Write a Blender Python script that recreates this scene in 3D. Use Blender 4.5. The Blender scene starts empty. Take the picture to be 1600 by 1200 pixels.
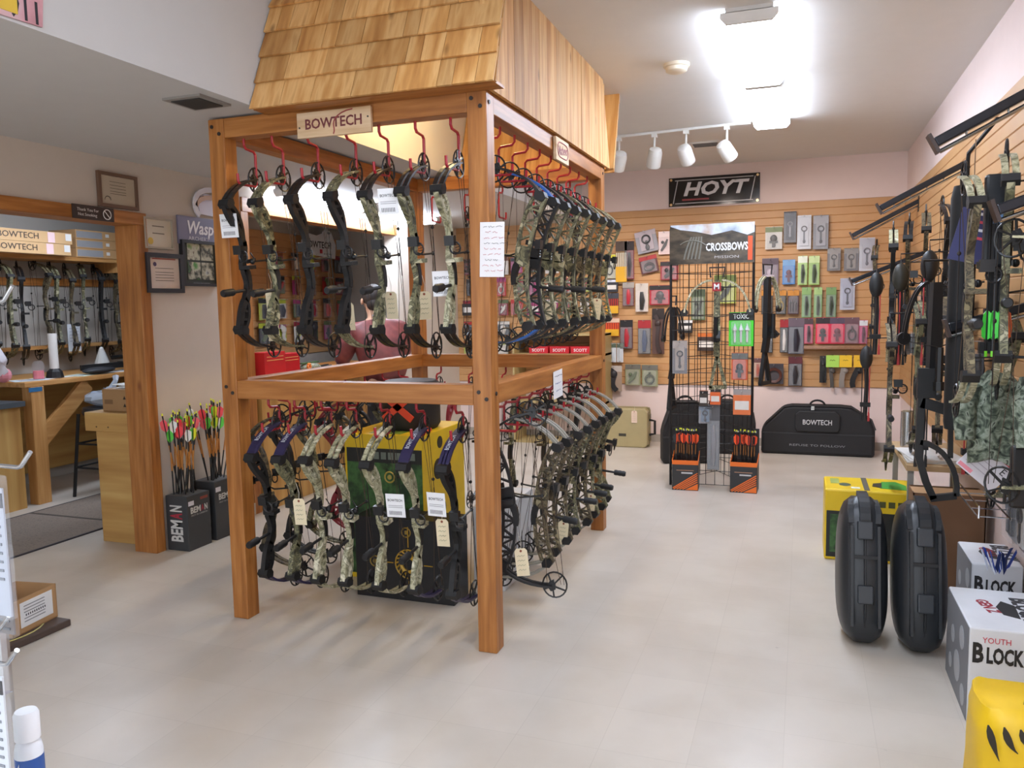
import bpy, bmesh, math, random
from mathutils import Vector, Matrix
R = random.Random(11)
S = bpy.context.scene
C = S.collection
PI = math.pi
# ------------------------------------------------------------------ camera
CAM = Vector((1.2577, -3.223, 1.55)); YAW, PITCH, ROLL, FPX = -.3468, -.0981, -.0174, 1258.9
fw = Vector((math.sin(YAW)*math.cos(PITCH), math.cos(YAW)*math.cos(PITCH), math.sin(PITCH)))
r0 = Vector((math.cos(YAW), -math.sin(YAW), 0)); u0 = r0.cross(fw)
rt = r0*math.cos(ROLL)+u0*math.sin(ROLL); up = -r0*math.sin(ROLL)+u0*math.cos(ROLL)
cd = bpy.data.cameras.new('camera'); cam = bpy.data.objects.new('camera', cd); C.objects.link(cam)
cd.sensor_width = 36; cd.lens = FPX/1600*36; cd.clip_start = .05
cam.matrix_world = Matrix(((rt.x, up.x, -fw.x, CAM.x), (rt.y, up.y, -fw.y, CAM.y), (rt.z, up.z, -fw.z, CAM.z), (0, 0, 0, 1)))
S.camera = cam
def at(px, py, x=None, y=None, z=None):
    d = fw+rt*((px-800)/FPX)-up*((py-600)/FPX)
    t = (x-CAM.x)/d.x if x is not None else (y-CAM.y)/d.y if y is not None else (z-CAM.z)/d.z
    return CAM+d*t
# ------------------------------------------------------------------ world, exposure
w = bpy.data.worlds.new('world'); S.world = w; w.use_nodes = True
w.node_tree.nodes['Background'].inputs[0].default_value = (.86, .92, 1, 1)
w.node_tree.nodes['Background'].inputs[1].default_value = 1.0
S.view_settings.view_transform = 'Standard'; S.view_settings.look = 'None'
S.view_settings.exposure = 1.38; S.view_settings.gamma = 1; S.view_settings.use_curve_mapping = False
LAMP = 13.0      # strength of the fluorescent diffusers
# ------------------------------------------------------------------ materials
MATS = {}
def srgb(c):
    if isinstance(c, str): c = [int(c[i:i+2], 16)/255 for i in (0, 2, 4)]
    return tuple(x/12.92 if x <= .04045 else ((x+.055)/1.055)**2.4 for x in c)+(1,)
def newmat(n):
    m = bpy.data.materials.new(n); m.use_nodes = True
    return m, m.node_tree.nodes, m.node_tree.links, m.node_tree.nodes['Principled BSDF']
def P(c, rough=.55, metal=0, var=.06, spec=.5):
    k = ('p', c, rough, metal, var)
    if k in MATS: return MATS[k]
    m, N, L, B = newmat('paint_'+str(c))
    B.inputs['Roughness'].default_value = rough; B.inputs['Metallic'].default_value = metal
    B.inputs['Specular IOR Level'].default_value = spec
    a = srgb(c)
    if var:
        t = N.new('ShaderNodeTexCoord'); n = N.new('ShaderNodeTexNoise'); n.inputs['Scale'].default_value = 9
        n.inputs['Detail'].default_value = 4
        r = N.new('ShaderNodeMix'); r.data_type = 'RGBA'
        r.inputs[6].default_value = tuple(x*(1-var*2) for x in a[:3])+(1,); r.inputs[7].default_value = tuple(min(1, x*(1+var*1.5)) for x in a[:3])+(1,)
        L.new(t.outputs['Object'], n.inputs['Vector']); L.new(n.outputs['Fac'], r.inputs[0]); L.new(r.outputs[2], B.inputs['Base Color'])
    else: B.inputs['Base Color'].default_value = a
    MATS[k] = m; return m
def ramp_mat(name, cols, scale, stretch=(1, 1, 1), detail=5, rough=.6, bump=0, rnd=0, dist=0, pos=None, knots=None):
    if name in MATS: return MATS[name]
    m, N, L, B = newmat(name); B.inputs['Roughness'].default_value = rough
    t = N.new('ShaderNodeTexCoord'); mp = N.new('ShaderNodeMapping'); mp.inputs['Scale'].default_value = stretch
    n = N.new('ShaderNodeTexNoise'); n.inputs['Scale'].default_value = scale; n.inputs['Detail'].default_value = detail; n.inputs['Distortion'].default_value = dist
    oi = N.new('ShaderNodeObjectInfo'); ad = N.new('ShaderNodeVectorMath'); ad.operation = 'ADD'
    sc = N.new('ShaderNodeMath'); sc.operation = 'MULTIPLY'; sc.inputs[1].default_value = 37
    L.new(oi.outputs['Random'], sc.inputs[0]); L.new(t.outputs['Object'], mp.inputs[0]); L.new(mp.outputs[0], ad.inputs[0]); L.new(sc.outputs[0], ad.inputs[1])
    L.new(ad.outputs[0], n.inputs['Vector'])
    r = N.new('ShaderNodeValToRGB'); e = r.color_ramp.elements
    pos = pos or [.3+.4*i/(len(cols)-1) for i in range(len(cols))]
    while len(e) < len(cols): e.new(.5)
    for i, c in enumerate(cols): e[i].position = pos[i]; e[i].color = srgb(c)
    if pos[1]-pos[0] < .02: r.color_ramp.interpolation = 'CONSTANT'
    L.new(n.outputs['Fac'], r.inputs[0]); out = r.outputs[0]
    if knots:
        v = N.new('ShaderNodeTexVoronoi'); v.inputs['Scale'].default_value = knots[0]
        m2 = N.new('ShaderNodeMapping'); m2.inputs['Scale'].default_value = knots[1]
        L.new(t.outputs['Object'], m2.inputs[0]); a2 = N.new('ShaderNodeVectorMath'); a2.operation = 'ADD'
        L.new(m2.outputs[0], a2.inputs[0]); L.new(sc.outputs[0], a2.inputs[1]); L.new(a2.outputs[0], v.inputs['Vector'])
        k = N.new('ShaderNodeMapRange'); k.inputs[1].default_value = .03; k.inputs[2].default_value = .11; k.inputs[3].default_value = .75; k.inputs[4].default_value = 0
        L.new(v.outputs['Distance'], k.inputs[0]); mx = N.new('ShaderNodeMix'); mx.data_type = 'RGBA'
        mx.inputs[7].default_value = srgb(knots[2]); L.new(k.outputs[0], mx.inputs[0]); L.new(out, mx.inputs[6]); out = mx.outputs[2]
    if rnd:
        h = N.new('ShaderNodeHueSaturation'); mr = N.new('ShaderNodeMapRange'); mr.inputs[3].default_value = 1-rnd; mr.inputs[4].default_value = 1+rnd*.7
        L.new(oi.outputs['Random'], mr.inputs[0]); L.new(mr.outputs[0], h.inputs['Value']); L.new(out, h.inputs['Color']); out = h.outputs[0]
    L.new(out, B.inputs['Base Color'])
    if bump:
        b = N.new('ShaderNodeBump'); b.inputs['Strength'].default_value = bump; b.inputs['Distance'].default_value = .003
        L.new(n.outputs['Fac'], b.inputs['Height']); L.new(b.outputs[0], B.inputs['Normal'])
    MATS[name] = m; return m
def emis(name, c, s):
    if name in MATS: return MATS[name]
    m, N, L, B = newmat(name); B.inputs['Base Color'].default_value = srgb(c)
    B.inputs['Emission Color'].default_value = srgb(c); B.inputs['Emission Strength'].default_value = s
    MATS[name] = m; return m
def clear(name='clear_plastic', tint='e8eef2', a=.1):
    if name in MATS: return MATS[name]
    m, N, L, B = newmat(name); B.inputs['Base Color'].default_value = srgb(tint); B.inputs['Roughness'].default_value = .12
    B.inputs['Alpha'].default_value = a; MATS[name] = m; return m
def wood(axis, kind='stain'):
    st = [16, 16, 16]; st['xyz'.index(axis)] = 1.2
    kst = [1, 1, 1]; kst['xyz'.index(axis)] = .45
    if kind == 'stain': return ramp_mat('stained_fir_'+axis, ['8a5424', 'a4682f', 'b87d42'], 2.2, st, rough=.42, rnd=.06, knots=(5, kst, '6b3413'))
    if kind == 'cedar': return ramp_mat('pale_cedar_'+axis, ['a67038', 'c28e50', 'd5a86d', 'b28045'], 1.1, st, rough=.62, rnd=.2, pos=[.3, .45, .58, .72], knots=(6, kst, '7a5226'))
    if kind == 'raw': return ramp_mat('raw_pine_'+axis, ['b99468', 'd2b48e', 'e0c8a8'], 1.5, st, rough=.6)
    if kind == 'ply': return ramp_mat('plywood_'+axis, ['a77a3f', 'bb9050', 'caa464'], 1.4, [x*.5 for x in st], rough=.55)
    if kind == 'bench': return ramp_mat('bench_pine_'+axis, ['a9763f', 'bd8a50', 'cd9f66'], 1.6, st, rough=.5, knots=(4, kst, '70441d'))
CAMO = lambda: ramp_mat('leafy_camouflage', ['23231c', '4d4c38', '83805f', '3c3d2e', 'b3ad8c'], 16, detail=3, rough=.55, dist=1.5, pos=[.3, .42, .5, .56, .64])
CAMO2 = lambda: ramp_mat('pale_camouflage', ['4c4a3a', '8d8a6a', 'b9b597', '6a694e', 'd5d0b6'], 13, detail=3, rough=.5, dist=1.5, pos=[.3, .42, .5, .56, .64])
CAMO3 = lambda: ramp_mat('brown_camouflage', ['1e1a14', '4a4030', '6e6248', '2e2a20', '8f8464'], 18, detail=3, rough=.6, dist=1.5, pos=[.3, .42, .5, .56, .64])
BLK = lambda: P('191a1c', .35, 0, .05)
MBLK = lambda: P('141416', .55, 0, .05)
CHR = lambda: P('c8ccd2', .18, 1, 0)
RED = lambda: P('a31c2a', .4, 0, .05)
# ------------------------------------------------------------------ geometry helpers
class G:
    def __init__(s): s.v = []; s.f = []; s.m = []
    def add(s, v, f, mi=0):
        o = len(s.v); s.v += [tuple(p) for p in v]; s.f += [tuple(i+o for i in q) for q in f]; s.m += [mi]*len(f); return s
    def box(s, x0, x1, y0, y1, z0, z1, mi=0):
        return s.add([(x, y, z) for z in (z0, z1) for y in (y0, y1) for x in (x0, x1)],
                     [(0, 2, 3, 1), (4, 5, 7, 6), (0, 1, 5, 4), (2, 6, 7, 3), (0, 4, 6, 2), (1, 3, 7, 5)], mi)
    def rings(s, rings, closed=False, cap=True, mi=0):
        n = len(rings[0]); v = [p for r in rings for p in r]; f = []; m = len(rings)
        for i in range(m if closed else m-1):
            a, b = i*n, ((i+1) % m)*n
            f += [(a+j, a+(j+1) % n, b+(j+1) % n, b+j) for j in range(n)]
        if cap and not closed: f += [tuple(range(n-1, -1, -1)), tuple(range((m-1)*n, m*n))]
        return s.add(v, f, mi)
    def tube(s, pts, r, n=6, closed=False, mi=0):
        pts = [Vector(p) for p in pts]; k = len(pts); rs = r if isinstance(r, (list, tuple)) else [r]*k; out = []; ref = None
        for i in range(k):
            t = (pts[(i+1) % k if closed else min(i+1, k-1)]-pts[(i-1) % k if closed else max(i-1, 0)]).normalized()
            if ref is None: ref = Vector((0, 0, 1)) if abs(t.z) < .9 else Vector((1, 0, 0))
            a = (ref-t*ref.dot(t)).normalized(); ref = a; b = t.cross(a)
            out.append([pts[i]+(a*math.cos(2*PI*j/n)+b*math.sin(2*PI*j/n))*rs[i] for j in range(n)])
        return s.rings(out, closed, True, mi)
    def strip(s, pts, w, t, nrm=(0, 1, 0), mi=0, off=0):
        pts = [Vector(p) for p in pts]; k = len(pts); nr = Vector(nrm); ws = w if isinstance(w, (list, tuple)) else [w]*k; out = []
        for i in range(k):
            tg = (pts[min(i+1, k-1)]-pts[max(i-1, 0)]).normalized(); a = nr.cross(tg).normalized()*ws[i]/2; b = nr*t/2; p = pts[i]+nr*off
            out.append([p-a-b, p+a-b, p+a+b, p-a+b])
        return s.rings(out, False, True, mi)
    def lathe(s, prof, n=16, c=(0, 0, 0), ax='z', mi=0):
        out = []
        for r, z in prof:
            ring = []
            for j in range(n):
                a = 2*PI*j/n; x, y = r*math.cos(a), r*math.sin(a)
                p = {'z': (x, y, z), 'y': (y, z, x), 'x': (z, x, y)}[ax]
                ring.append((c[0]+p[0], c[1]+p[1], c[2]+p[2]))
            out.append(ring)
        return s.rings(out, False, True, mi)
    def cyl(s, p0, p1, r, n=10, mi=0): return s.tube([p0, p1], r, n, False, mi)
    def prism(s, poly, d0, d1, ax='y', mi=0):
        def p(a, b, d): return {'y': (a, d, b), 'x': (d, a, b), 'z': (a, b, d)}[ax]
        n = len(poly)
        return s.add([p(a, b, d0) for a, b in poly]+[p(a, b, d1) for a, b in poly],
                     [tuple(range(n)), tuple(range(2*n-1, n-1, -1))]+[(i, i+n, (i+1) % n+n, (i+1) % n) for i in range(n)], mi)
    def ball(s, c, r, n=10, sq=(1, 1, 1), mi=0):
        out = []
        for i in range(n+1):
            a = PI*i/n; rr = max(math.sin(a), .02)
            out.append([(c[0]+r*sq[0]*rr*math.cos(2*PI*j/n), c[1]+r*sq[1]*rr*math.sin(2*PI*j/n), c[2]-r*sq[2]*math.cos(a)) for j in range(n)])
        return s.rings(out, mi=mi)
    def mesh(s, name, mats, smooth=None):
        me = bpy.data.meshes.new(name); me.from_pydata(s.v, [], s.f)
        for m in (mats if isinstance(mats, (list, tuple)) else [mats]): me.materials.append(m)
        for p, i in zip(me.polygons, s.m): p.material_index = i
        b = bmesh.new(); b.from_mesh(me); bmesh.ops.recalc_face_normals(b, faces=b.faces); b.to_mesh(me); b.free()
        if smooth is not None:
            me.shade_smooth(); me.set_sharp_from_angle(angle=math.radians(smooth))
        return me
    def ob(s, name, mats, parent=None, loc=(0, 0, 0), rot=(0, 0, 0), smooth=None, bev=0, **tg):
        return put(name, s.mesh(name, mats, smooth), parent, loc, rot, bev=bev, **tg)
def put(name, me, parent=None, loc=(0, 0, 0), rot=(0, 0, 0), sc=1, bev=0, label=None, cat=None, group=None, kind=None):
    o = bpy.data.objects.new(name, me); C.objects.link(o); o.parent = parent; o.location = loc
    if isinstance(rot, Matrix): o.rotation_euler = rot.to_euler()
    else: o.rotation_euler = rot
    o.scale = (sc,)*3 if not isinstance(sc, (tuple, list)) else sc
    if bev:
        b = o.modifiers.new('bevel', 'BEVEL'); b.width = bev; b.segments = 2; b.limit_method = 'ANGLE'
    for k, v in (('label', label), ('category', cat), ('group', group), ('kind', kind)):
        if v: o[k] = v
    return o
def thing(name, label, cat, loc=(0, 0, 0), rz=0, group=None, rot=None):
    return put(name, None, None, loc, rot or (0, 0, rz), label=label, cat=cat, group=group)
def clone(src, parent=None):
    o = src.copy(); C.objects.link(o); o.parent = parent
    for ch in src.children: clone(ch, o)
    return o
TXT = {}
FACE = {'-y': Matrix.Rotation(PI/2, 3, 'X'), '+x': Matrix.Rotation(PI/2, 3, 'Z') @ Matrix.Rotation(PI/2, 3, 'X'),
        '-x': Matrix.Rotation(-PI/2, 3, 'Z') @ Matrix.Rotation(PI/2, 3, 'X'), '+z': Matrix.Identity(3),
        '+y': Matrix.Rotation(PI, 3, 'Z') @ Matrix.Rotation(PI/2, 3, 'X')}
def text(parent, s, loc, size, c, face='-y', roll=0, wid=None, bold=0, shear=0, name='lettering', rough=.5):
    k = (s, bold, shear)
    if k not in TXT:
        cu = bpy.data.curves.new('t', 'FONT'); cu.body = s; cu.size = 1; cu.align_x = 'CENTER'; cu.align_y = 'CENTER'
        cu.offset = bold; cu.shear = shear; cu.extrude = .004; cu.resolution_u = 2; cu.fill_mode = 'BOTH'
        t = bpy.data.objects.new('t', cu); TXT[k] = bpy.data.meshes.new_from_object(t)
        bpy.data.objects.remove(t)
    me = TXT[k].copy(); me.materials.clear(); me.materials.append(P(c, rough, 0, 0))
    xs = [v.co.x for v in me.vertices]; wd = max(xs)-min(xs)
    sx = wid/wd if wid else size
    return put(name, me, parent, loc, (FACE[face] if isinstance(face, str) else face) @ Matrix.Rotation(roll, 3, 'Z'), (sx, size, .1))
def struct(g, name, mats, parent=None, **k):
    return g.ob(name, mats, parent, kind='structure', **k)
def bez(p, n=10):
    p = [Vector(q) for q in p]
    out = []
    for i in range(n+1):
        t = i/n; q = list(p)
        while len(q) > 1: q = [q[j].lerp(q[j+1], t) for j in range(len(q)-1)]
        out.append(q[0])
    return out
ORD = ['first', 'second', 'third', 'fourth', 'fifth', 'sixth', 'seventh', 'eighth', 'ninth', 'tenth', 'eleventh', 'twelfth', 'thirteenth', 'fourteenth', 'fifteenth', 'sixteenth']
# ================================================================== ROOM
XR, XL, YB, ZC, ZS, XS, YF = 2.2, -2.63, 5.69, 2.98, 2.46, -1.09, -5.2
def floor_mat():
    m, N, L, B = newmat('cream_vinyl_tile'); B.inputs['Roughness'].default_value = .33
    t = N.new('ShaderNodeTexCoord'); br = N.new('ShaderNodeTexBrick'); br.offset = 0; br.squash = 1
    for k, v in (('Scale', 1), ('Mortar Size', .0012), ('Brick Width', .305), ('Row Height', .305), ('Mortar Smooth', .3), ('Bias', 0)): br.inputs[k].default_value = v
    br.inputs['Color1'].default_value = srgb('c6beb3'); br.inputs['Color2'].default_value = srgb('cac2b7'); br.inputs['Mortar'].default_value = srgb('bdb5aa')
    n = N.new('ShaderNodeTexNoise'); n.inputs['Scale'].default_value = 2.2; n.inputs['Detail'].default_value = 6
    mx = N.new('ShaderNodeMix'); mx.data_type = 'RGBA'; mx.blend_type = 'MULTIPLY'; mx.inputs[0].default_value = .35
    cr = N.new('ShaderNodeValToRGB'); cr.color_ramp.elements[0].position = .3; cr.color_ramp.elements[1].position = .6
    cr.color_ramp.elements[0].color = srgb('cfc6b8'); cr.color_ramp.elements[1].color = (1, 1, 1, 1)
    L.new(t.outputs['Object'], br.inputs['Vector']); L.new(t.outputs['Object'], n.inputs['Vector']); L.new(n.outputs['Fac'], cr.inputs[0])
    L.new(br.outputs['Color'], mx.inputs[6]); L.new(cr.outputs[0], mx.inputs[7])
    # scattered dark scuff specks
    n2 = N.new('ShaderNodeTexNoise'); n2.inputs['Scale'].default_value = 14; n2.inputs['Detail'].default_value = 2
    k = N.new('ShaderNodeMapRange'); k.inputs[1].default_value = .76; k.inputs[2].default_value = .8; k.inputs[3].default_value = 0; k.inputs[4].default_value = .45
    L.new(t.outputs['Object'], n2.inputs['Vector']); L.new(n2.outputs['Fac'], k.inputs[0])
    m3 = N.new('ShaderNodeMix'); m3.data_type = 'RGBA'; m3.inputs[7].default_value = srgb('6f6a63')
    L.new(k.outputs[0], m3.inputs[0]); L.new(mx.outputs[2], m3.inputs[6]); L.new(m3.outputs[2], B.inputs['Base Color'])
    return m
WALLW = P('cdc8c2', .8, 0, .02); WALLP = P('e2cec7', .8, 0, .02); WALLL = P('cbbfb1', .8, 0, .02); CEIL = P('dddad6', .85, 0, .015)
fl = struct(G().box(-7, XR+.1, YF, YB+.1, -.1, 0), 'floor', floor_mat())
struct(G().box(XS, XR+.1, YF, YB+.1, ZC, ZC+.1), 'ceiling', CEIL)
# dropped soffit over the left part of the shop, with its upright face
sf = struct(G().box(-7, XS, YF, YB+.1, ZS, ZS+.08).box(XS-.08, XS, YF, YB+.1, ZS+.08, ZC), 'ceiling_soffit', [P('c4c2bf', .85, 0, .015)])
wb = struct(G().box(XL-.1, XR+.1, YB, YB+.1, 0, ZC), 'wall_back', WALLP)
wr = struct(G().box(XR, XR+.1, YF, YB, 0, ZC), 'wall_right', WALLP)
struct(G().box(XL-.1, XL, .81, 1.75, 0, ZS).box(XL-.1, XL, -.95, .81, 2.15, ZS).box(XL-.1, XL, YF, -.95, 0, ZS)
       .box(XL-.1, XL, 1.75, 4.15, 2.37, ZS).box(XL-.1, XL, 4.15, YB, 0, ZS), 'wall_left', WALLL)
struct(G().box(-5.5, -5.4, YF, YB, 0, ZS).box(-5.4, XL-.1, YB-.3, YB-.2, 0, ZS), 'wall_workshop', P('b7b2aa', .8, 0, .02))
# slatwall boards
def slats(parent, n, z0, x0, x1, along):
    g = G(); h = .0762
    mt = ramp_mat('slatwall_laminate', ['b98a5b', 'c29664'], 3, (1, 1, 1), rough=.5, rnd=.03)
    if along == 'x': g.prism([(-.016, .005), (-.016, h-.005), (-.010, h), (0, h), (0, 0), (-.010, 0)], x0, x1, 'x')
    else: g.prism([(-.016, .005), (-.016, h-.005), (-.010, h), (0, h), (0, 0), (-.010, 0)], x0, x1, 'y')
    me = g.mesh('slat', mt)
    for i in range(n): put('slat', me, parent, (0, YB, z0+i*h) if along == 'x' else (XR, 0, z0+i*h))
    d = P('5d3c28', .7, 0, 0)
    bk = G()
    if along == 'x': bk.box(x0, x1, YB-.006, YB-.001, z0, z0+n*h)
    else: bk.box(XR-.006, XR-.001, x0, x1, z0, z0+n*h)
    bk.ob('slat_backing', d, parent)
slats(wb, 25, .645, XL, XR, 'x')
slats(wr, 26, .57, -1.2, YB-.02, 'y')
# wood casing of the workshop door
st = wood('z'); sy = wood('y')
d1 = struct(G().box(-2.79, -2.61, .735, .815, 0, 2.08), 'door_1', st, bev=.003)
G().box(-2.79, -2.61, -.95, .815, 2.08, 2.155).ob('door_header', sy, d1, bev=.003)
G().box(-2.79, -2.61, -1.03, -.95, 0, 2.155).ob('door_jamb', st, d1, bev=.003)
struct(G().box(XL-.12, XL+.015, 1.75, 4.15, 2.265, 2.37), 'trim_1', sy, bev=.003)
struct(G().box(XL-.12, XL+.012, 4.13, 4.24, 0, 2.265), 'trim_2', P('d9cfc2', .6, 0, .02))
struct(G().box(XL-.12, XL+.01, 1.74, 1.82, 0, 2.265), 'trim_3', st)
struct(G().box(XL+.002, XL+.014, .9, 1.74, 0, .09).box(XL+.002, XL+.014, 4.24, YB-.03, 0, .09), 'baseboard_left', P('a79e92', .6))
struct(G().box(XL, XR, YB-.014, YB-.002, 0, .085), 'baseboard_back', P('a79e92', .6))
# ================================================================== CEILING THINGS
def fluorescent(x, y0, y1, z, wd, label, group=None, s=LAMP, c='deebff'):
    t = thing('fluorescent_fixture', label, 'ceiling light', (x, (y0+y1)/2, z), 0, group); L_ = (y1-y0)/2; h = .075
    G().box(-wd*.42, wd*.42, -L_, L_, -.022, 0).ob('housing', P('d8d8d6', .5), t)
    a = wd/2
    prof = [(-a, -.02), (-a, -.045), (-a*.8, -h), (a*.8, -h), (a, -.045), (a, -.02)]
    G().prism(prof, -L_+.02, L_-.02, 'y').ob('diffuser', emis('lit_diffuser_%g' % s, c, s), t)
    for q in (-1, 1):
        G().prism([(p[0]*1.02, p[1]*1.02+.001) for p in prof], q*L_-.022*max(q, 0), q*L_+.022*max(-q, 0), 'y').ob('end_cap', P('e8e8e6', .4), t)
    return t
fluorescent(.985, 1.02, 2.32, ZC, .27, 'lit fluorescent ceiling fixture nearest the camera, above the right aisle')
fluorescent(1.0, 2.34, 3.68, ZC, .27, 'lit fluorescent ceiling fixture ending beside the white track lights')
fluorescent(-2.38, 1.95, 3.15, ZS, .2, 'lit fluorescent fixture under the low soffit, seen behind the front bows')
fluorescent(-2.38, 3.2, 4.4, ZS, .2, 'lit fluorescent fixture under the low soffit, further back by the white post')
fluorescent(-4.1, 1.2, 2.4, ZS, .2, 'lit fluorescent fixture inside the workshop beyond the wooden doorway')
fluorescent(.985, -1.75, -.45, ZC, .27, 'added out of view fluorescent fixture brightening the foreground, between camera and rack')  # added fill lamp above the view, brightens the dark foreground
fluorescent(.985, -4.4, -3.1, ZC, .27, 'added unseen fluorescent fixture brightening the foreground from behind the camera')  # second added lamp, unseen behind the camera, lights the rack front
# smoke detector
p = at(1057, 100, z=ZC)
t = thing('smoke_detector', 'round cream smoke detector on the ceiling left of the fluorescent fixture', 'smoke detector', p)
G().lathe([(.078, 0), (.078, -.018), (.07, -.022), (.001, -.022)][::-1], 24).ob('mounting_plate', P('d9cdb6', .5), t, smooth=40)
G().lathe([(.066, -.02), (.064, -.042), (.05, -.05), (.001, -.05)][::-1], 24).ob('cover', P('e3d8c2', .5), t, smooth=40)
# track light
a = at(955, 213, z=ZC); b = at(1172, 189, z=ZC)
t = thing('track_light', 'white ceiling track light with four tilted can heads', 'track light', a)
d = b-a; WHT = P('e4e2dc', .4, 0, .02)
G().strip([(0, 0, -.012), (d.x, d.y, -.012)], .035, .02, (0, 0, 1)).ob('track', WHT, t)
for px, tilt, yaw in ((968, .75, .5), (1026, .6, .4), (1076, .75, -.3), (1138, .85, -.6)):
    f = (px-955)/217; q = d*f
    hd = put('lamp_head', None, t, (q.x, q.y, -.02))
    hd2 = G().cyl((0, 0, 0), (0, 0, -.15), .009, 8).box(-.022, .022, -.02, .02, -.03, 0).ob('stem', WHT, hd)
    can = [(.03, .09), (.05, .08), (.06, .05), (.062, -.06), (.06, -.072), (.05, -.07), (.045, -.02), (.001, -.02)]
    G().lathe(can, 18).ob('can', WHT, hd, (0, 0, -.2), (tilt, 0, yaw), smooth=40)
    G().lathe([(.044, -.025), (.044, -.03), (.001, -.032)], 14).ob('bulb', emis('spot_bulb', 'fff0dc', 6), hd, (0, 0, -.2), (tilt, 0, yaw))
    sl = bpy.data.lights.new('spot_beam', 'SPOT'); sl.energy = 22; sl.color = (1, .86, .78); sl.spot_size = 1.9; sl.spot_blend = .8; sl.shadow_soft_size = .04
    so = bpy.data.objects.new('spot_beam', sl); C.objects.link(so); so.parent = hd; so.location = Matrix.Rotation(yaw, 3, 'Z') @ Matrix.Rotation(tilt, 3, 'X') @ Vector((0, 0, -.085)) + Vector((0, 0, -.2)); so.rotation_euler = (tilt, 0, yaw)
p = at(1103, 224, z=ZC)
t = thing('ceiling_vent', 'small white slotted ceiling vent behind the track lights', 'vent', p)
G().box(-.14, .14, -.1, .1, -.012, 0).ob('frame', WHT, t)
for i in range(5): G().box(-.11, .11, -.075+i*.034, -.06+i*.034, -.018, -.011).ob('slot', P('77777a', .6), t)
p = at(308, 158, z=ZS)
t = thing('soffit_vent', 'dark square vent register in the low grey soffit', 'vent', p)
G().box(-.1, .1, -.1, .1, -.01, 0).ob('frame', P('8d8882', .6), t)
G().box(-.075, .075, -.075, .075, -.014, -.009).ob('grille', P('33312f', .7), t)
# ================================================================== DISPLAY RACK
W, D, PS, ZT, ZR = 1.424, 2.134, .089, 2.45, 1.204
rack = thing('display_rack', 'stained timber bow rack with a cedar shingled canopy and red hooks', 'display rack', (0, 0, 0))
stx = wood('x')
pm = G().box(0, PS, 0, PS, 0, ZT).mesh('post', st)
for x, y in ((-W, 0), (-PS, 0), (-W, D-PS), (-PS, D-PS)): put('post', pm, rack, (x, y, 0), bev=.004)
for z0, z1 in ((ZT-.09, ZT), (ZR-.089, ZR)):
    G().box(-W+PS, -PS, 0.002, PS, z0, z1).ob('front_rail', stx, rack, bev=.004)
    G().box(-W+PS, -PS, D-PS, D-.002, z0, z1).ob('back_rail', stx, rack, bev=.004)
    G().box(-PS, -.002, PS, D-PS, z0, z1).ob('side_rail', sy, rack, bev=.004)
    G().box(-W+.002, -W+PS, PS, D-PS, z0, z1).ob('side_rail', sy, rack, bev=.004)
bolt = G().cyl((0, 0, 0), (0, -.004, 0), .009, 10).mesh('bolt', P('2a2320', .5))
for x0 in (-W, -PS):
    for dx, z in ((.022, ZT-.035), (.062, ZT-.07), (.028, ZR-.03), (.064, ZR-.06)): put('bolt', bolt, rack, (x0+dx, 0, z))
for y, z in ((.03, ZT-.05), (.05, ZR-.04), (D-.05, ZT-.05), (D-.05, ZR-.04)): put('bolt', bolt, rack, (0, y, z), (0, 0, PI/2))
# canopy: sloping shingled front and back, upright plank side
ZB = 2.445; SL = .36; TH = math.atan2(SL*(ZC-ZB), ZC-ZB); LEN = math.hypot(SL, 1)*(ZC-ZB)
cz = wood('z', 'cedar')
def slope(y0, sgn, xa, xb):
    # course rows run up the slope; local frame: x across, z along the slope
    piv = put('shingle_slope', G().box(xa, xb, 0, .014, 0, LEN).mesh('shingle_slope', cz), rack, (0, y0, ZB), (-sgn*TH, 0, 0) if sgn > 0 else (TH, 0, PI))
    k = 0; z = -.012
    while z < LEN:
        x = xa+.0; h = min(.165, LEN-z)
        while x < xb-.01:
            w_ = R.choice([.07, .1, .13, .16, .2]); w_ = min(w_, xb-x)
            if xb-x-w_ < .05: w_ = xb-x
            g = G(); e = .0012
            g.prism([(-.026+R.uniform(0, .004), 0), (-.014, 0), (-.002, h), (-.006, h)], x+e, x+w_-e, 'x')
            g.ob('shingle', cz, piv, (0, 0, z)); x += w_
        z += .131; k += 1
slope(-.11, 1, XS+.005, .085)
slope(D+.09, -1, -.045, -XS-.005)
def clip(poly, n, c):
    out = []
    for i in range(len(poly)):
        a, b = poly[i], poly[(i+1) % len(poly)]; da = a[0]*n[0]+a[1]*n[1]-c; db = b[0]*n[0]+b[1]*n[1]-c
        if da >= 0: out.append(a)
        if da*db < 0: t_ = da/(da-db); out.append((a[0]+(b[0]-a[0])*t_, a[1]+(b[1]-a[1])*t_))
    return out
G().box(XS+.01, .08, -.108, .002, ZB-.006, ZB+.006).ob('eave_board', wood('x'), rack)
y = -.1
while y < D+.08:
    w_ = R.choice([.09, .11, .13, .145]); y1 = min(y+w_, D+.085)
    pl = [(y+.001, ZB), (y1-.001, ZB), (y1-.001, ZC), (y+.001, ZC)]
    pl = clip(pl, (1, -SL), -.1-SL*ZB+.012); pl = clip(pl, (-1, -SL), -(D+.08)-SL*ZB+.012)
    if len(pl) > 2: G().prism(pl, .004, .022+R.uniform(0, .002), 'x').ob('plank', cz, rack)
    y = y1
G().box(-.02, .004, 0, D, ZB+.01, ZC).ob('side_backing', cz, rack)
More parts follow.
